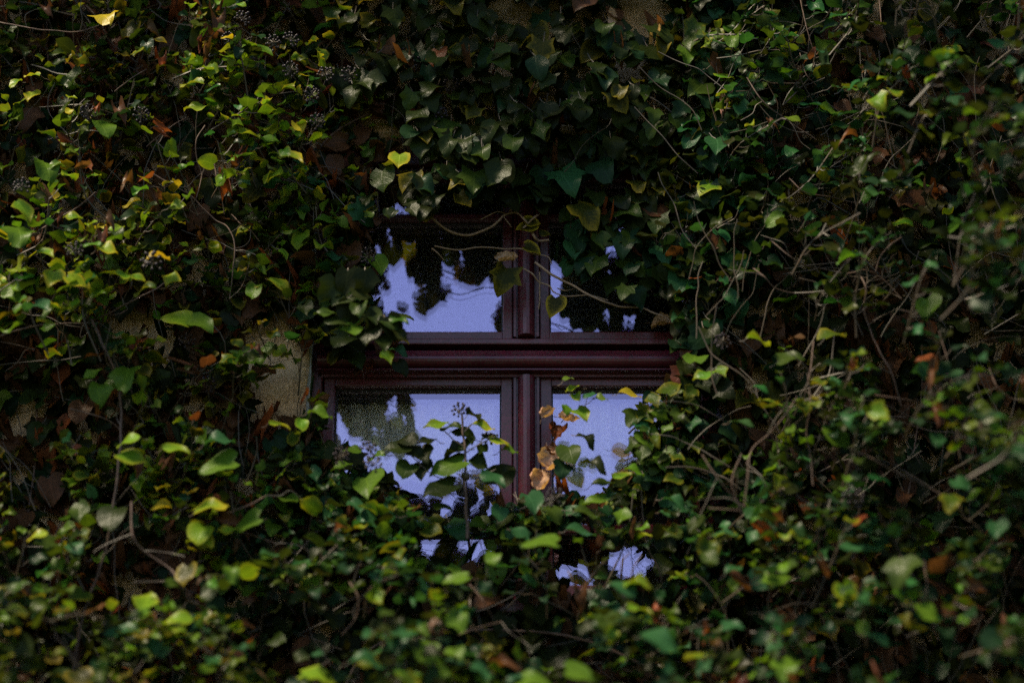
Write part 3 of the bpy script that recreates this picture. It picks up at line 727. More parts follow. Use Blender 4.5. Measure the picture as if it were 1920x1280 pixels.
# --- leaves and sprigs that the photo shows one by one: plant, px, py (blade middle), length px, tip angle (0 right, 90 up), tilt up, shape, tint, depth
HERO = [
    ('left', 545, 292, 62, -40, .9, 3, 7, .27), ('left', 470, 248, 52, -20, 1.1, 0, 6, .28), ('left', 505, 262, 48, -25, 1.1, 0, 4, .28), ('left', 560, 235, 40, -70, .7, 3, 9, .25),
    ('left', 748, 297, 44, -95, .5, 5, 7, .20), ('left', 360, 155, 46, 175, .9, 0, 5, .26), ('left', 398, 165, 34, 200, 1, 0, 14, .26), ('left', 370, 200, 50, 180, .9, 3, 6, .26),
    ('left', 190, 235, 60, -80, .5, 0, 4, .24), ('left', 92, 315, 70, -70, .6, 1, 4, .28), ('left', 57, 178, 34, -90, .7, 5, 7, .28), ('left', 60, 140, 32, 160, 1.2, 0, 7, .28),
    ('left', 28, 155, 34, -100, .7, 0, 5, .28), ('left', 200, 30, 60, -60, .7, 7, 9, .26), ('left', 130, 208, 22, -90, .5, 0, 9, .24), ('left', 45, 390, 58, -60, .8, 3, 5, .34),
    ('left', 135, 405, 40, 150, .9, 0, 5, .30), ('left', 40, 440, 60, -75, .7, 7, 4, .36), ('left', 85, 470, 42, -45, .9, 3, 5, .34), ('left', 200, 465, 46, -20, .8, 3, 7, .34),
    ('left', 172, 458, 34, 150, .9, 0, 4, .34), ('left', 98, 520, 44, -95, .6, 5, 7, .33), ('left', 150, 525, 46, -10, .7, 5, 7, .33), ('left', 230, 515, 40, 200, .8, 3, 5, .33),
    ('left', 258, 520, 34, -40, .9, 0, 5, .33), ('left', 295, 478, 46, 70, 1.2, 1, 9, .32), ('left', 322, 522, 44, -95, .5, 3, 7, .30), ('left', 270, 540, 44, 190, .9, 3, 3, .32),
    ('left', 22, 545, 54, -70, .6, 1, 4, .30), ('left', 130, 570, 34, -100, .6, 0, 4, .26), ('left', 475, 545, 46, -90, .6, 0, 4, .18), ('left', 520, 530, 46, -50, .6, 0, 7, .18),
    ('left', 330, 596, 54, 175, .5, 5, 6, .20), ('left', 380, 606, 50, -30, .4, 5, 4, .20), ('left', 440, 675, 70, 200, .6, 5, 4, .16), ('left', 490, 665, 52, -80, .4, 5, 4, .15),
    ('left', 235, 708, 62, -85, .5, 7, 4, .26), ('left', 186, 735, 56, -75, .4, 3, 4, .26), ('left', 172, 700, 40, 200, .7, 0, 4, .26), ('left', 240, 822, 44, 165, 1.0, 0, 6, .30),
    ('left', 250, 855, 50, -20, .8, 5, 5, .30), ('left', 330, 840, 50, 0, .9, 3, 7, .30), ('left', 405, 870, 66, -170, .5, 5, 4, .28), ('left', 410, 822, 56, 20, .9, 3, 14, .28),
    ('left', 525, 793, 42, 10, .9, 3, 9, .22), ('left', 600, 772, 48, 0, .9, 3, 4, .20), ('left', 565, 795, 34, -90, .6, 0, 6, .20), ('left', 395, 945, 56, 30, .8, 7, 9, .28),
    ('left', 460, 980, 52, 190, .5, 5, 4, .26), ('left', 425, 992, 38, 180, .7, 3, 9, .26), ('left', 375, 1000, 48, -100, .5, 5, 7, .28), ('left', 210, 970, 56, -90, .5, 5, 1, .28),
    ('left', 150, 955, 50, -70, .6, 0, 2, .30), ('left', 135, 1025, 40, -60, .7, 0, 14, .32), ('left', 70, 1000, 36, 180, 1, 0, 9, .32), ('left', 275, 1125, 60, 80, .6, 0, 7, .36),
    ('left', 335, 1155, 48, 180, .9, 0, 6, .36), ('left', 345, 1075, 44, -90, .6, 5, 8, .34), ('left', 600, 1262, 60, 0, .7, 7, 6, .40), ('left', 295, 1215, 50, 200, .6, 3, 14, .38),
    ('left', 230, 1180, 56, 190, 1, 0, 14, .38), ('left', 155, 1270, 50, -60, .7, 5, 8, .36), ('left', 712, 495, 44, -60, .5, 5, 4, .12), ('left', 608, 410, 40, 200, .8, 5, 4, .16),
    ('left', 560, 450, 42, -100, .4, 5, 6, .15), ('left', 625, 480, 40, 190, .6, 3, 14, .15), ('left', 640, 415, 44, -30, .7, 3, 4, .16), ('left', 687, 400, 60, -40, .3, 7, 14, .12),
    # the twig reaching over the transom's left end
    ('left', 620, 625, 48, 175, .9, 0, 3, .14), ('left', 665, 598, 34, -80, .6, 0, 4, .14), ('left', 705, 600, 40, -20, .8, 1, 5, .14), ('left', 755, 592, 44, 10, .5, 3, 2, .13),
    ('left', 735, 630, 40, 200, .6, 0, 1, .13), ('left', 755, 635, 30, 0, .7, 0, 8, .13), ('left', 745, 655, 40, -30, .9, 1, 14, .13), ('left', 725, 668, 38, -60, .5, 3, 6, .14),
    ('left', 755, 690, 34, -50, .4, 5, 0, .12), ('left', 625, 670, 34, -100, .5, 0, 8, .10), ('left', 690, 625, 38, 150, .6, 3, 1, .13), ('left', 650, 640, 36, -150, .7, 0, 2, .13),
    # leaves of that twig that stand further out, mirrored in the pane below
    ('left', 640, 560, 50, -120, .6, 5, 1, .30), ('left', 650, 530, 60, -90, .3, 5, 0, .30), ('left', 685, 530, 60, -80, .3, 7, 0, .30), ('left', 620, 545, 60, -110, .3, 7, 1, .30), ('left', 672, 575, 54, -80, .5, 3, 2, .31), ('left', 700, 590, 50, -60, .6, 5, 1, .31), ('left', 725, 605, 50, -50, .5, 0, 1, .32), ('left', 748, 598, 46, -20, .6, 3, 2, .32),
    ('left', 690, 625, 56, -100, .5, 5, 0, .31), ('left', 660, 615, 54, 200, .5, 3, 4, .30), ('left', 720, 640, 46, -70, .5, 5, 1, .31), ('left', 750, 625, 44, -40, .5, 0, 1, .32), ('left', 630, 600, 50, 190, .5, 5, 1, .30),
    ('left', 610, 585, 50, 170, .6, 3, 2, .29), ('left', 680, 550, 46, 30, .6, 5, 1, .30), ('left', 655, 590, 60, -90, .3, 5, 0, .29), ('left', 705, 612, 60, -90, .3, 7, 0, .30), ('left', 735, 615, 56, -60, .3, 5, 0, .31),
    # above
    ('above', 975, 240, 84, -85, .5, 9, 2, .12), ('above', 895, 245, 60, -70, .4, 7, 8, .12), ('above', 1060, 335, 70, -70, .5, 9, 14, .14), ('above', 1135, 315, 60, -60, .4, 7, 13, .13),
    ('above', 715, 335, 52, -85, .4, 5, 2, .14), ('above', 920, 335, 58, 0, .5, 9, 2, .12), ('above', 1195, 150, 34, 80, .6, 0, 9, .12), ('above', 855, 40, 46, -30, .5, 7, 8, .1),
    ('above', 1395, 355, 66, -70, .4, 7, 2, .14), ('above', 1280, 525, 64, -100, .3, 5, 14, .14), ('above', 1165, 455, 56, -95, .3, 9, 13, .12), ('above', 1115, 495, 50, -110, .3, 9, 2, .1),
    ('above', 1245, 470, 50, -60, .4, 7, 14, .12), ('above', 1075, 460, 36, -90, .3, 5, 2, .1), ('above', 1105, 400, 66, -50, .4, 7, 8, .12), ('above', 1180, 395, 50, -30, .4, 5, 2, .12),
    ('above', 1150, 45, 46, -20, .5, 7, 10, .12), ('above', 1155, 42, 40, -40, .5, 10, 11, .13), ('above', 1232, 95, 36, -20, .5, 11, 11, .13), ('above', 1055, 235, 34, -80, .5, 11, 12, .12),
    # right
    ('right', 1385, 168, 40, -110, .6, 3, 14, .22), ('right', 1362, 142, 40, 60, .7, 5, 7, .22), ('right', 1350, 125, 44, -30, .5, 10, 10, .22), ('right', 1355, 190, 34, 220, .6, 10, 11, .22),
    ('right', 1595, 40, 44, 10, .9, 0, 4, .28), ('right', 1475, 65, 46, 20, .9, 0, 14, .26), ('right', 1765, 100, 50, -75, .6, 3, 5, .40), ('right', 1812, 112, 50, 0, .9, 1, 4, .40),
    ('right', 1790, 88, 34, -40, .7, 0, 7, .40), ('right', 1700, 140, 40, -90, .6, 5, 14, .38), ('right', 1795, 168, 40, -120, .6, 5, 14, .42), ('right', 1880, 120, 40, 20, .9, 0, 14, .42),
    ('right', 1595, 165, 36, 30, 1, 0, 5, .32), ('right', 1550, 210, 50, -10, 1, 0, 14, .30), ('right', 1520, 195, 40, 160, 1, 0, 14, .30), ('right', 1560, 205, 50, 10, .8, 1, 4, .3),
    ('right', 1665, 195, 44, -90, .7, 3, 4, .34), ('right', 1625, 165, 40, -30, .9, 0, 4, .34), ('right', 1480, 280, 40, -120, .8, 0, 14, .28), ('right', 1575, 235, 44, 0, .9, 0, 13, .3),
    ('right', 1690, 418, 46, 180, .7, 0, 7, .36), ('right', 1740, 420, 30, -90, .6, 0, 6, .36), ('right', 1820, 350, 50, -100, .6, 7, 2, .44), ('right', 1855, 275, 40, -80, .8, 5, 14, .46),
    ('right', 1770, 440, 40, 180, .8, 3, 5, .40), ('right', 1585, 565, 38, -90, .4, 0, 4, .32), ('right', 1740, 575, 54, -85, .5, 5, 4, .38), ('right', 1555, 528, 36, 190, .9, 0, 5, .32),
    ('right', 1425, 634, 50, 30, 1.2, 1, 9, .34), ('right', 1495, 630, 30, 130, 1.2, 0, 10, .34), ('right', 1565, 625, 56, 60, .8, 7, 15, .33), ('right', 1483, 670, 50, 10, .7, 5, 2, .34),
    ('right', 1300, 668, 46, 90, .6, 7, 4, .22), ('right', 1320, 702, 46, -170, .9, 0, 7, .25), ('right', 1352, 695, 36, -60, .7, 3, 7, .26), ('right', 1428, 727, 36, -50, .8, 0, 14, .32),
    ('right', 1512, 752, 40, -60, .9, 7, 6, .34), ('right', 1575, 820, 52, -60, .5, 5, 4, .38), ('right', 1645, 792, 44, 180, .9, 3, 4, .40), ('right', 1675, 805, 36, -10, .9, 0, 9, .40),
    ('right', 1775, 735, 46, -150, .8, 5, 4, .42), ('right', 1840, 765, 60, -20, .8, 1, 5, .44), ('right', 1805, 770, 40, 160, .9, 0, 4, .44), ('right', 1390, 790, 44, -40, 1.1, 0, 14, .34),
    ('right', 1755, 820, 40, -110, .6, 0, 14, .44), ('right', 1805, 905, 36, -60, .7, 5, 14, .5), ('right', 1910, 925, 44, 90, .7, 0, 14, .55), ('right', 1590, 895, 30, 80, .7, 0, 6, .42),
    ('right', 1650, 895, 44, -10, .8, 3, 14, .44), ('right', 1785, 940, 44, -90, .6, 7, 3, .48), ('right', 1870, 990, 40, -90, .7, 5, 14, .55), ('right', 1600, 1020, 46, 90, .6, 5, 14, .46),
    ('right', 1360, 998, 46, 10, 1.2, 0, 14, .38), ('right', 1330, 1030, 60, -95, .4, 1, 15, .38), ('right', 1375, 1065, 34, 60, .8, 0, 14, .42), ('right', 1458, 1080, 50, 0, .8, 5, 6, .44),
    ('right', 1590, 1113, 46, -80, .4, 5, 7, .48), ('right', 1632, 1128, 50, -30, 1, 0, 14, .48), ('right', 1460, 1165, 50, -60, .9, 0, 14, .5), ('right', 1375, 1172, 36, 0, .8, 5, 14, .46),
    ('right', 1735, 1145, 60, -55, .8, 0, 4, .52), ('right', 1690, 1070, 66, -90, .4, 7, 8, .48), ('right', 1645, 1195, 44, -50, .9, 0, 14, .52), ('right', 1475, 1250, 54, -80, .6, 7, 4, .55),
    # front
    ('front', 1010, 1015, 62, 170, 1.0, 5, 6, .40), ('front', 975, 1000, 46, -60, .9, 0, 14, .40), ('front', 1090, 995, 56, 20, 1.1, 0, 14, .42), ('front', 1195, 1090, 50, 0, 1.3, 1, 7, .44),
    ('front', 1165, 1100, 54, -60, .9, 0, 14, .44), ('front', 1200, 1138, 46, 0, 1.3, 0, 7, .46), ('front', 925, 1045, 40, -90, .7, 0, 4, .38), ('front', 850, 1085, 50, 190, .9, 5, 5, .38),
    ('front', 830, 950, 40, -20, .8, 3, 2, .26), ('front', 670, 945, 46, -60, .8, 0, 14, .34), ('front', 700, 975, 50, -20, .8, 5, 14, .34), ('front', 620, 960, 40, -110, .7, 5, 14, .34),
    ('front', 745, 965, 40, -90, .6, 0, 2, .34), ('front', 1165, 965, 46, -100, .6, 3, 4, .36), ('front', 1270, 940, 56, -20, .9, 1, 14, .38), ('front', 1250, 960, 40, -60, .9, 0, 14, .38),
    ('front', 1100, 960, 50, 30, 1, 0, 2, .36), ('front', 1000, 940, 50, -70, .7, 5, 14, .32), ('front', 935, 960, 46, -100, .6, 0, 14, .32), ('front', 750, 1195, 60, -80, .7, 7, 14, .5),
    ('front', 800, 1220, 60, -85, .6, 0, 4, .5), ('front', 690, 1235, 64, 30, .9, 1, 14, .52), ('front', 860, 1165, 50, -95, .6, 1, 4, .46), ('front', 1000, 1270, 60, 10, .6, 7, 4, .56),
    ('front', 1090, 1260, 50, 0, .7, 5, 4, .56), ('front', 1240, 1200, 70, -30, .9, 7, 14, .55), ('front', 1145, 1170, 56, -80, .6, 5, 8, .46), ('front', 905, 1255, 46, -60, 1, 0, 14, .54),
    ('front', 1330, 1045, 40, -60, .6, 0, 8, .42), ('front', 640, 870, 44, 170, .9, 3, 4, .26), ('front', 660, 840, 40, 150, .8, 0, 5, .24), ('front', 690, 905, 70, -70, .8, 5, 4, .3),
    ('front', 705, 855, 36, 180, .8, 0, 6, .24), ('front', 590, 885, 44, -60, .8, 0, 14, .3), ('front', 545, 860, 44, 200, .9, 3, 4, .3), ('front', 1190, 880, 40, 0, .8, 3, 5, .3),
    ('front', 1115, 935, 44, 200, .8, 5, 4, .3), ('front', 1040, 960, 50, -60, .6, 7, 2, .34), ('front', 1130, 905, 44, 0, .9, 0, 2, .28), ('front', 1170, 890, 46, 10, 1.0, 3, 7, .28),
    # around the right pane
    ('front', 1072, 727, 30, 165, 1.0, 0, 9, .16), ('front', 1080, 742, 28, -60, .7, 3, 7, .16), ('front', 1068, 708, 30, 60, .8, 0, 6, .16), ('front', 1105, 738, 26, 90, .6, 5, 14, .16),
    ('front', 1092, 775, 38, -60, .6, 5, 7, .16), ('front', 1060, 765, 28, -100, .5, 0, 4, .15), ('front', 1125, 745, 30, -10, .7, 3, 4, .16), ('front', 1182, 738, 44, 10, 1.0, 0, 9, .22),
    ('front', 1228, 745, 34, -20, .8, 0, 4, .24), ('front', 1100, 822, 44, -45, .9, 1, 0, .16), ('front', 1112, 868, 56, -35, 1.1, 1, 0, .18), ('front', 1070, 850, 50, -80, .4, 5, 2, .15),
    ('front', 1055, 880, 44, -110, .4, 7, 13, .15), ('front', 1190, 780, 50, -100, .4, 7, 2, .22), ('front', 1185, 835, 40, 200, .6, 7, 2, .22), ('front', 1215, 820, 50, -60, .5, 5, 4, .24),
    ('front', 1235, 775, 50, -30, .7, 3, 4, .24), ('front', 1245, 860, 50, -80, .5, 5, 6, .26), ('front', 1260, 725, 50, 80, .5, 5, 3, .24), ('front', 1210, 860, 40, 180, .6, 5, 2, .24),
    # the upright sprig before the left pane
    ('sprig', 818, 794, 44, 190, .9, 3, 6, .15), ('sprig', 845, 800, 36, 180, .8, 0, 2, .14), ('sprig', 890, 775, 36, 50, .9, 1, 0, .14), ('sprig', 905, 797, 40, 5, .9, 0, 7, .14),
    ('sprig', 880, 815, 40, -60, .7, 0, 1, .14), ('sprig', 800, 825, 36, 200, .8, 3, 0, .14), ('sprig', 765, 820, 40, 140, .5, 0, 0, .15), ('sprig', 742, 838, 44, 190, .6, 5, 1, .15),
    ('sprig', 775, 845, 40, 100, .5, 3, 0, .15), ('sprig', 795, 852, 40, -60, .6, 5, 0, .15), ('sprig', 762, 880, 40, -110, .5, 5, 2, .16), ('sprig', 790, 880, 40, -80, .5, 5, 0, .15),
    ('sprig', 835, 870, 64, 195, .5, 5, 4, .16), ('sprig', 850, 845, 50, 170, .8, 1, 0, .14), ('sprig', 895, 865, 48, -30, .8, 3, 1, .14), ('sprig', 940, 826, 44, 10, .7, 3, 7, .15),
    ('sprig', 918, 815, 34, 60, .6, 0, 0, .14), ('sprig', 942, 885, 58, 75, .2, 5, 0, .12), ('sprig', 820, 912, 60, 200, .5, 6, 1, .18), ('sprig', 925, 895, 50, -30, .7, 3, 14, .18),
    ('sprig', 875, 830, 34, 210, .6, 0, 2, .14), ('sprig', 860, 812, 30, -40, .6, 0, 1, .14), ('sprig', 905, 840, 30, -100, .6, 0, 2, .14), ('sprig', 955, 842, 30, 10, .7, 3, 4, .15),
]
for (pl, px, py, lp, ang, tilt, shp, tint, e) in HERO:
    if pl in ('right', 'front'):
        tint = {9: 6, 7: 5, 6: 4, 5: 4, 15: 3, 8: 2}.get(tint, tint) if (px, py) not in ((1182, 738),) else tint
        lp *= .88
    if pl == 'front' and py < 1010: e *= .55 if e > .2 else 1
    if pl == 'left':
        lp *= .92 if e < .285 or not 500 < py < 660 or px < 600 else .78
        if py > 780: tint = {9: 7, 7: 6}.get(tint, tint)
    size = lp * MPP * 1.12
    a = R(ang); t = Vector((math.cos(a), -.12, math.sin(a)))
    n = Vector((rnd.uniform(-.5, .4), -1, tilt + rnd.uniform(.1, .45))) if tilt > .3 or pl != 'left' else Vector((rnd.uniform(.1, .6), -1, rnd.uniform(-.2, .15)))
    nn = n.normalized(); tt = (t - nn * t.dot(nn)).normalized()
    pos = at(px, py, -e) - tt * size * .45
    put_leaf(pl, pos, t, n, size, shp, tint, hero=True,
             root=pos - tt * .02 + Vector((0, .02, -.004)))

# stems of the sprig and the photo's stems
def stem(name, parent, pts, r0, r1=None, sides=7, mat_=M_BARK, per=6):
    P = spline(pts, per); n = len(P); r1 = r1 or r0 * .75
    rad = [(r0 + (r1 - r0) * i / (n - 1)) * (1 + .16 * noise.noise(P[i] * 60)) for i in range(n)]
    P = [p + Vector((noise.noise(p * 25), noise.noise(p * 25 + Vector((9, 0, 0))), noise.noise(p * 25 + Vector((0, 9, 0))))) * r0 * .9 for p in P]
    V, F = tube_arrays(P, rad, sides)
    me = bpy.data.meshes.new(name); me.from_pydata(V, [], F); me.materials.append(mat_)
    me.polygons.foreach_set("use_smooth", [True] * len(me.polygons)); me.update()
    return link(name, me, parent)
for pl, e, r, pts in STEMS:
    stem("stem", PLANTS[pl], [at(x, y, -e - .015 * math.sin(i * 1.7)) for i, (x, y) in enumerate(pts)], r * (.00048 if pl == 'right' else .0006))
    for q in range(1, len(pts)):                          # side twigs
        if rnd.random() < .55 and e > .1:
            x, y = pts[q]; a = rnd.uniform(0, 6.28); b0 = at(x, y, -e); c = [b0]
            for _ in range(3):
                a += rnd.gauss(0, .5); c.append(c[-1] + Vector((math.cos(a), rnd.uniform(-.5, .3), math.sin(a))) * rnd.uniform(.02, .04))
            if not any(in_clear(*proj(v)) for v in c): add_tube(PET[pl], spline(c, 3), [.0013 - .0006 * i / 9 for i in range(10)], 4)
S = lambda *q, e=.15: [at(x, y, -e) for x, y in q]
stem("stem", SPRIG, S((876, 1010), (874, 950), (871, 900), (873, 850), (868, 810), (866, 775)), .0042, .0024)
for q in (((871, 838), (848, 822), (826, 800)), ((873, 850), (895, 835), (925, 818)), ((872, 905), (840, 900), (812, 890), (785, 868), (760, 840)),
          ((790, 872), (775, 885)), ((868, 812), (885, 795)), ((872, 892), (900, 892), (930, 880)), ((874, 925), (845, 925), (825, 918)), ((812, 890), (830, 880)), ((785, 868), (790, 855))):
    stem("stem", SPRIG, S(*q), .0017, .0011, 5, M_TWIG)
bm = bmesh.new(); bmesh.ops.create_icosphere(bm, subdivisions=2, radius=.011, matrix=Matrix.Translation(at(873, 893, -.15)))
for v in bm.verts: v.co += rv(.0018)
from_bm("bud", bm, M_TWIG, SPRIG, True)

# ------------------------------------------------------------------ berry heads
def berry_mesh(seed):
    r = random.Random(seed); bm = bmesh.new(); n = 19
    for k in range(n):
        z = 1 - 1.55 * (k + .5) / n; ph = k * 2.4; q = math.sqrt(max(0, 1 - z * z))
        d = Vector((q * math.cos(ph), q * math.sin(ph), z)); c = d * r.uniform(.017, .021)
        res = bmesh.ops.create_icosphere(bm, subdivisions=1, radius=r.uniform(.0033, .0043), matrix=Matrix.Translation(c))
        for f in {f for v in res["verts"] for f in v.link_faces}: f.smooth = True; f.material_index = 0
        V, F = tube_arrays([Vector((0, 0, 0)), d * .017], [.0007, .0007], 3)
        vs = [bm.verts.new(v) for v in V]
        for f in F: bm.faces.new([vs[i] for i in f]).material_index = 1
    me = bpy.data.meshes.new("berry_cluster"); bm.to_mesh(me); bm.free(); me.materials.append(M_BERRY); me.materials.append(M_TWIG); return me
BM_ = [berry_mesh(k) for k in range(3)]
def berries(pl, px, py, e, s=1.0):
    o = link("berry_cluster", rnd.choice(BM_), PLANTS[pl]); p = at(px, py, -e)
    o.location = p - Vector(PLANTS[pl].location); o.scale = (s,) * 3
    o.rotation_euler = (R(rnd.uniform(20, 70)), R(rnd.uniform(-25, 25)), rnd.uniform(0, 6))
for q in (('left', 545, 75, .26), ('left', 512, 80, .27), ('left', 430, 75, .27), ('left', 455, 35, .26), ('left', 610, 140, .24), ('left', 595, 228, .25), ('left', 545, 130, .27), ('left', 285, 492, .34, 1.3),
          ('left', 690, 480, .15), ('left', 265, 215, .24), ('left', 585, 178, .26), ('above', 745, 102, .14), ('above', 780, 120, .13), ('above', 825, 215, .14), ('above', 845, 158, .12), ('left', 655, 140, .2),
          ('front', 690, 842, .24), ('front', 640, 855, .27), ('sprig', 862, 770, .15, .95), ('sprig', 915, 822, .14, .8), ('front', 1040, 935, .32, 1.2), ('above', 1290, 440, .13), ('left', 390, 720, .15),
          ('right', 1355, 640, .28), ('front', 700, 870, .28), ('right', 1780, 720, .44, 1.2), ('right', 1600, 935, .44, 1.2), ('left', 40, 350, .33), ('left', 140, 470, .35), ('left', 350, 640, .16), ('left', 165, 210, .25)):
    berries(*q)

# ------------------------------------------------------------------ leaves: the ones seen largest become parts, the rest one mass per plant
def mat3(L):
    b, t, n, p = L[3]; return np.array([b, t, n], dtype=np.float32) * L[4]
world = []
allV = np.empty((len(LEAVES), NV, 3), dtype=np.float32)
for i, L in enumerate(LEAVES):
    allV[i] = TPL[L[1]][0] @ mat3(L) + np.array(L[3][3], dtype=np.float32)
F0 = TPL[0][2]
polys = (F0[None] + (np.arange(len(LEAVES)) * NV)[:, None, None]).reshape(-1, 4)
tree = BVHTree.FromPolygons(allV.reshape(-1, 3).tolist(), polys.tolist())
seen = np.zeros(len(LEAVES), dtype=int)
for py in range(3, 1280, 5):
    for px in range(3, 1920, 5):
        d = (FWD + Vector((1, 0, 0)) * ((px - 960) * K) + UPV * ((640 - py) * K)).normalized()
        h = tree.ray_cast(CAM, d, 12)
        if h[2] is not None: seen[h[2] // NF] += 1
keys = list(PLANTS)
for key in keys:
    root = PLANTS[key]; idx = [i for i, L in enumerate(LEAVES) if L[0] == key]
    idx.sort(key=lambda i: -seen[i]); single = [i for i in idx[:300] if seen[i] > 1] if key != 'sprig' else idx
    for i in single:
        pl, shp, tint, (b, t, n, p), size, hero = LEAVES[i]
        o = bpy.data.objects.new("leaf", leaf_mesh(shp, tint)); col.objects.link(o); o.parent = root
        M = Matrix((b, t, n)).transposed().to_4x4(); M.translation = p - Vector(root.location)
        o.matrix_local = M @ Matrix.Scale(size, 4)
    ss = set(single); rest = [i for i in idx if i not in ss]
    if rest:
        V = allV[rest].reshape(-1, 3)
        F = (F0[None] + (np.arange(len(rest)) * NV)[:, None, None]).reshape(-1, 4)
        UVp = np.concatenate([TPL[LEAVES[i][1]][1] for i in rest])
        tb = np.array([[c * rnd.uniform(.8, 1.2) for c in TINTS[LEAVES[i][2]][:3]] + [TINTS[LEAVES[i][2]][3]] for i in rest])
        me = fill_mesh("foliage", V, F, UVp, np.repeat(tb, NV, axis=0))
        o = link("foliage", me, root); o["kind"] = "stuff"; o["label"] = "mass of smaller and deeper ivy leaves"
    V, F = PET[key]
    if V:
        me = bpy.data.meshes.new("twigs"); me.from_pydata(V, [], F); me.materials.append(M_TWIG); me.update()
        o = link("twigs", me, root); o["kind"] = "stuff"; o["label"] = "thin leaf stalks and shoots"

# ------------------------------------------------------------------ bare vine over the upper panes, and withered leaves caught on the frame
VINE = empty("bare_vine", at(990, 420, -.02), "bare brown twisting vine stems crossing the upper sashes", "vine")
for e, r, q in ((.05, 4.2, ((780, 395), (812, 410), (842, 434), (880, 441), (922, 425), (945, 404), (966, 399), (985, 414), (990, 422))), (.05, 3.4, ((990, 420), (1003, 407), (1012, 402))), (.05, 4.4, ((990, 422), (980, 428))),
                (.04, 5.0, ((994, 428), (1002, 443), (1012, 452), (1030, 450))), (.045, 2.6, ((815, 462), (858, 468), (905, 463), (944, 466), (980, 467), (1000, 476), (1026, 481), (1034, 495))),
                (.06, 4.0, ((1003, 492), (1030, 512), (1060, 528), (1090, 545), (1120, 560), (1160, 574), (1200, 577), (1240, 590), (1272, 612))), (.05, 2.6, ((982, 503), (998, 512), (1010, 528), (1030, 536), (1038, 548), (1062, 556), (1100, 553), (1140, 563))),
                (.05, 2.6, ((955, 395), (968, 385), (990, 360))), (.05, 2.2, ((810, 466), (822, 475), (832, 488))), (.05, 1.8, ((900, 412), (930, 398), (948, 400))), (.05, 1.8, ((945, 408), (955, 420), (960, 426))),
                (.03, 1.8, ((1045, 540), (1060, 545), (1076, 542))), (.012, 3.0, ((1012, 510), (1012, 545), (1010, 580)))):
    stem("stem", VINE, [at(x, y, -e - .008 * math.sin(i * 2)) for i, (x, y) in enumerate(q)], r * .00085, r * .00055, 7, M_VINE)
for px, py, lp, ang, tilt, shp, tint, e in ((940, 525, 62, -110, .1, 9, 8, .05), (985, 425, 40, 200, .5, 5, 15, .05), (1000, 415, 30, 20, .3, 5, 15, .05), (1022, 436, 24, 10, .2, 0, 8, .04), (1040, 575, 44, -95, .2, 5, 15, .05),
                                           (1000, 465, 34, -10, .5, 5, 15, .05)):
    size = lp * MPP; a = R(ang); t = Vector((math.cos(a), -.1, math.sin(a))); n = Vector((.1, -1, tilt)).normalized(); t = (t - n * t.dot(n)).normalized(); b = t.cross(n)
    o = bpy.data.objects.new("leaf", leaf_mesh(VAR[shp][1], tint)); col.objects.link(o); o.parent = VINE
    M = Matrix((b, t, n)).transposed().to_4x4(); M.translation = at(px, py, -e) - t * size * .45 - Vector(VINE.location); o.matrix_local = M @ Matrix.Scale(size, 4)

def crumpled(seed):
    q = random.Random(seed); nt_, nu = 15, 11; V = []; UV = []; F = []; off = Vector((seed * 7.3, 0, 0))
    cx, cy = q.uniform(1.6, 3.0), q.uniform(-1.6, 1.6)
    for i in range(nt_):
        t = i / (nt_ - 1); wd = interp(HE, t) * (1 + .25 * noise.noise(Vector((t * 6, seed, 0))))
        for j in range(nu):
            u = 2 * j / (nu - 1) - 1
            th = u * cx * .8; x = wd * math.sin(th) / (cx * .8); z = wd * (1 - math.cos(th)) / (cx * .8)      # rolled across
            y = .5 + (t - .5) * (1 - .12 * abs(cy)); z += .25 * cy * (t - .5) ** 2 * 2                        # and bent along
            p = Vector((x, y, z)); p += .11 * noise.noise_vector(p * 5 + off) + .05 * noise.noise_vector(p * 13 + off)
            V.append(p); UV.append(((u + 1) / 2, t))
    for i in range(nt_ - 1):
        for j in range(nu - 1): k = i * nu + j; F.append((k, k + 1, k + nu + 1, k + nu))
    return np.array(V), np.array(UV), np.array(F)
DRY_SEED = [0]
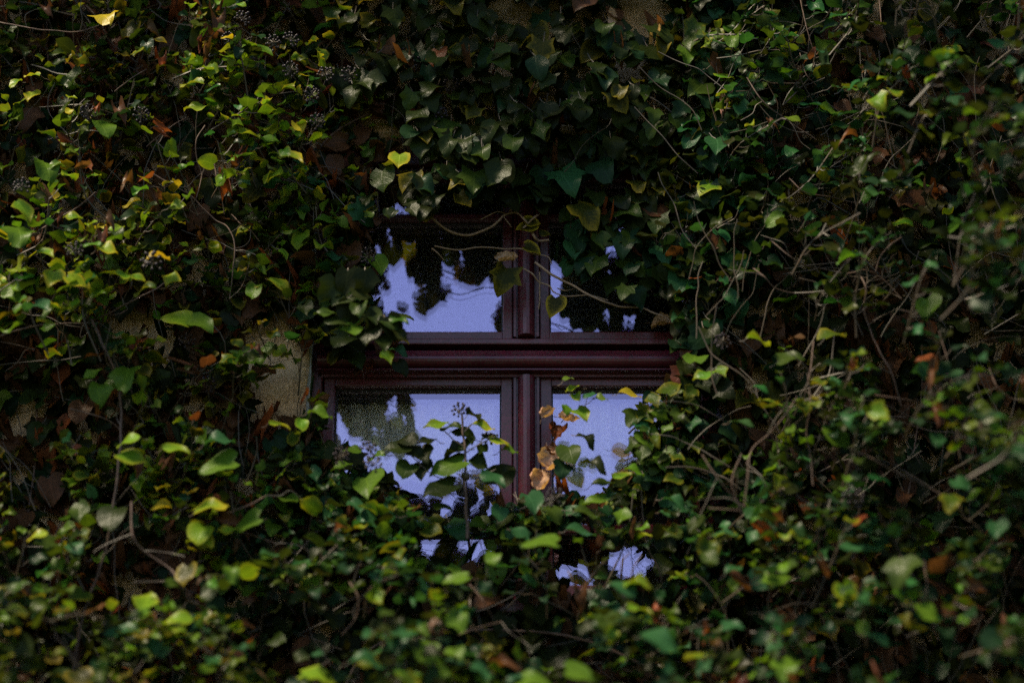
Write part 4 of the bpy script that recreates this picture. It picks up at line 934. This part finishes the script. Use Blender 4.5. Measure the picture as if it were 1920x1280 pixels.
def dry_leaf(px, py, lp, ang, e, tint, shp, label, tilt=.3):
    size = lp * MPP * 1.35; a = R(ang); t = Vector((math.cos(a), -.1, math.sin(a))); n = Vector((rnd.uniform(-.3, .3), -1, tilt + .3)).normalized()
    t = (t - n * t.dot(n)).normalized(); b = t.cross(n)
    DRY_SEED[0] += 1; cv, cuv, cf = crumpled(DRY_SEED[0]); me = fill_mesh('withered_leaf', cv, cf, cuv, np.tile(np.array(TINTS[tint]), (len(cv), 1))); p = at(px, py, -e) - t * size * .4
    M = Matrix((b, t, n)).transposed().to_4x4() @ Matrix.Scale(size, 4); me.transform(M)
    st_v, st_f = tube_arrays([Vector((0, 0, 0)), -t * .012 + Vector((.004, 0, 0)), -t * .022 + Vector((.010, 0, -.002))], [.0012, .001, .0009], 4)
    o = bpy.data.objects.new("withered_leaf", me); col.objects.link(o); o.location = p; o["label"] = label; o["category"] = "dead leaf"; o["group"] = "withered leaves caught on the window"
    ms = bpy.data.meshes.new("leaf_stalk"); ms.from_pydata(st_v, [], st_f); ms.materials.append(M_BARK); s = bpy.data.objects.new("leaf_stalk", ms); col.objects.link(s); s.parent = o
    return o
dry_leaf(687, 690, 32, 75, -.005, 12, 11, "larger, brighter orange withered leaf hanging from the transom moulding")
dry_leaf(672, 698, 24, 250, -.005, 10, 11, "small dark rust leaf hanging beside the orange one on the transom")
dry_leaf(948, 487, 34, 40, .06, 11, 10, "pale curled dead leaf caught in the vine at the top of the mullion", .6)
dry_leaf(1240, 606, 40, -10, .0, 11, 11, "beige dry leaf lying alone on the upper sash rail", .6)
dry_leaf(1025, 778, 34, 60, .03, 11, 10, "uppermost pale dry leaf of the clump beside the mullion under the transom", .4)
dry_leaf(1062, 786, 32, -20, .05, 11, 11, "crumpled tan leaf against the glass next to the clump's uppermost leaf", .6)
dry_leaf(1048, 806, 40, -100, .04, 12, 10, "rust brown leaf hanging under the two tan leaves beside the mullion")
dry_leaf(1030, 868, 46, -95, .06, 11, 10, "large tan crinkled leaf beside the lower mullion above the foliage")
dry_leaf(1012, 902, 44, 80, .06, 11, 11, "lowest tan crumpled leaf on the mullion, touching the green foliage")
dry_leaf(1035, 845, 30, -60, .05, 10, 10, "small brown shrivelled leaf between the clump and the large tan leaf")
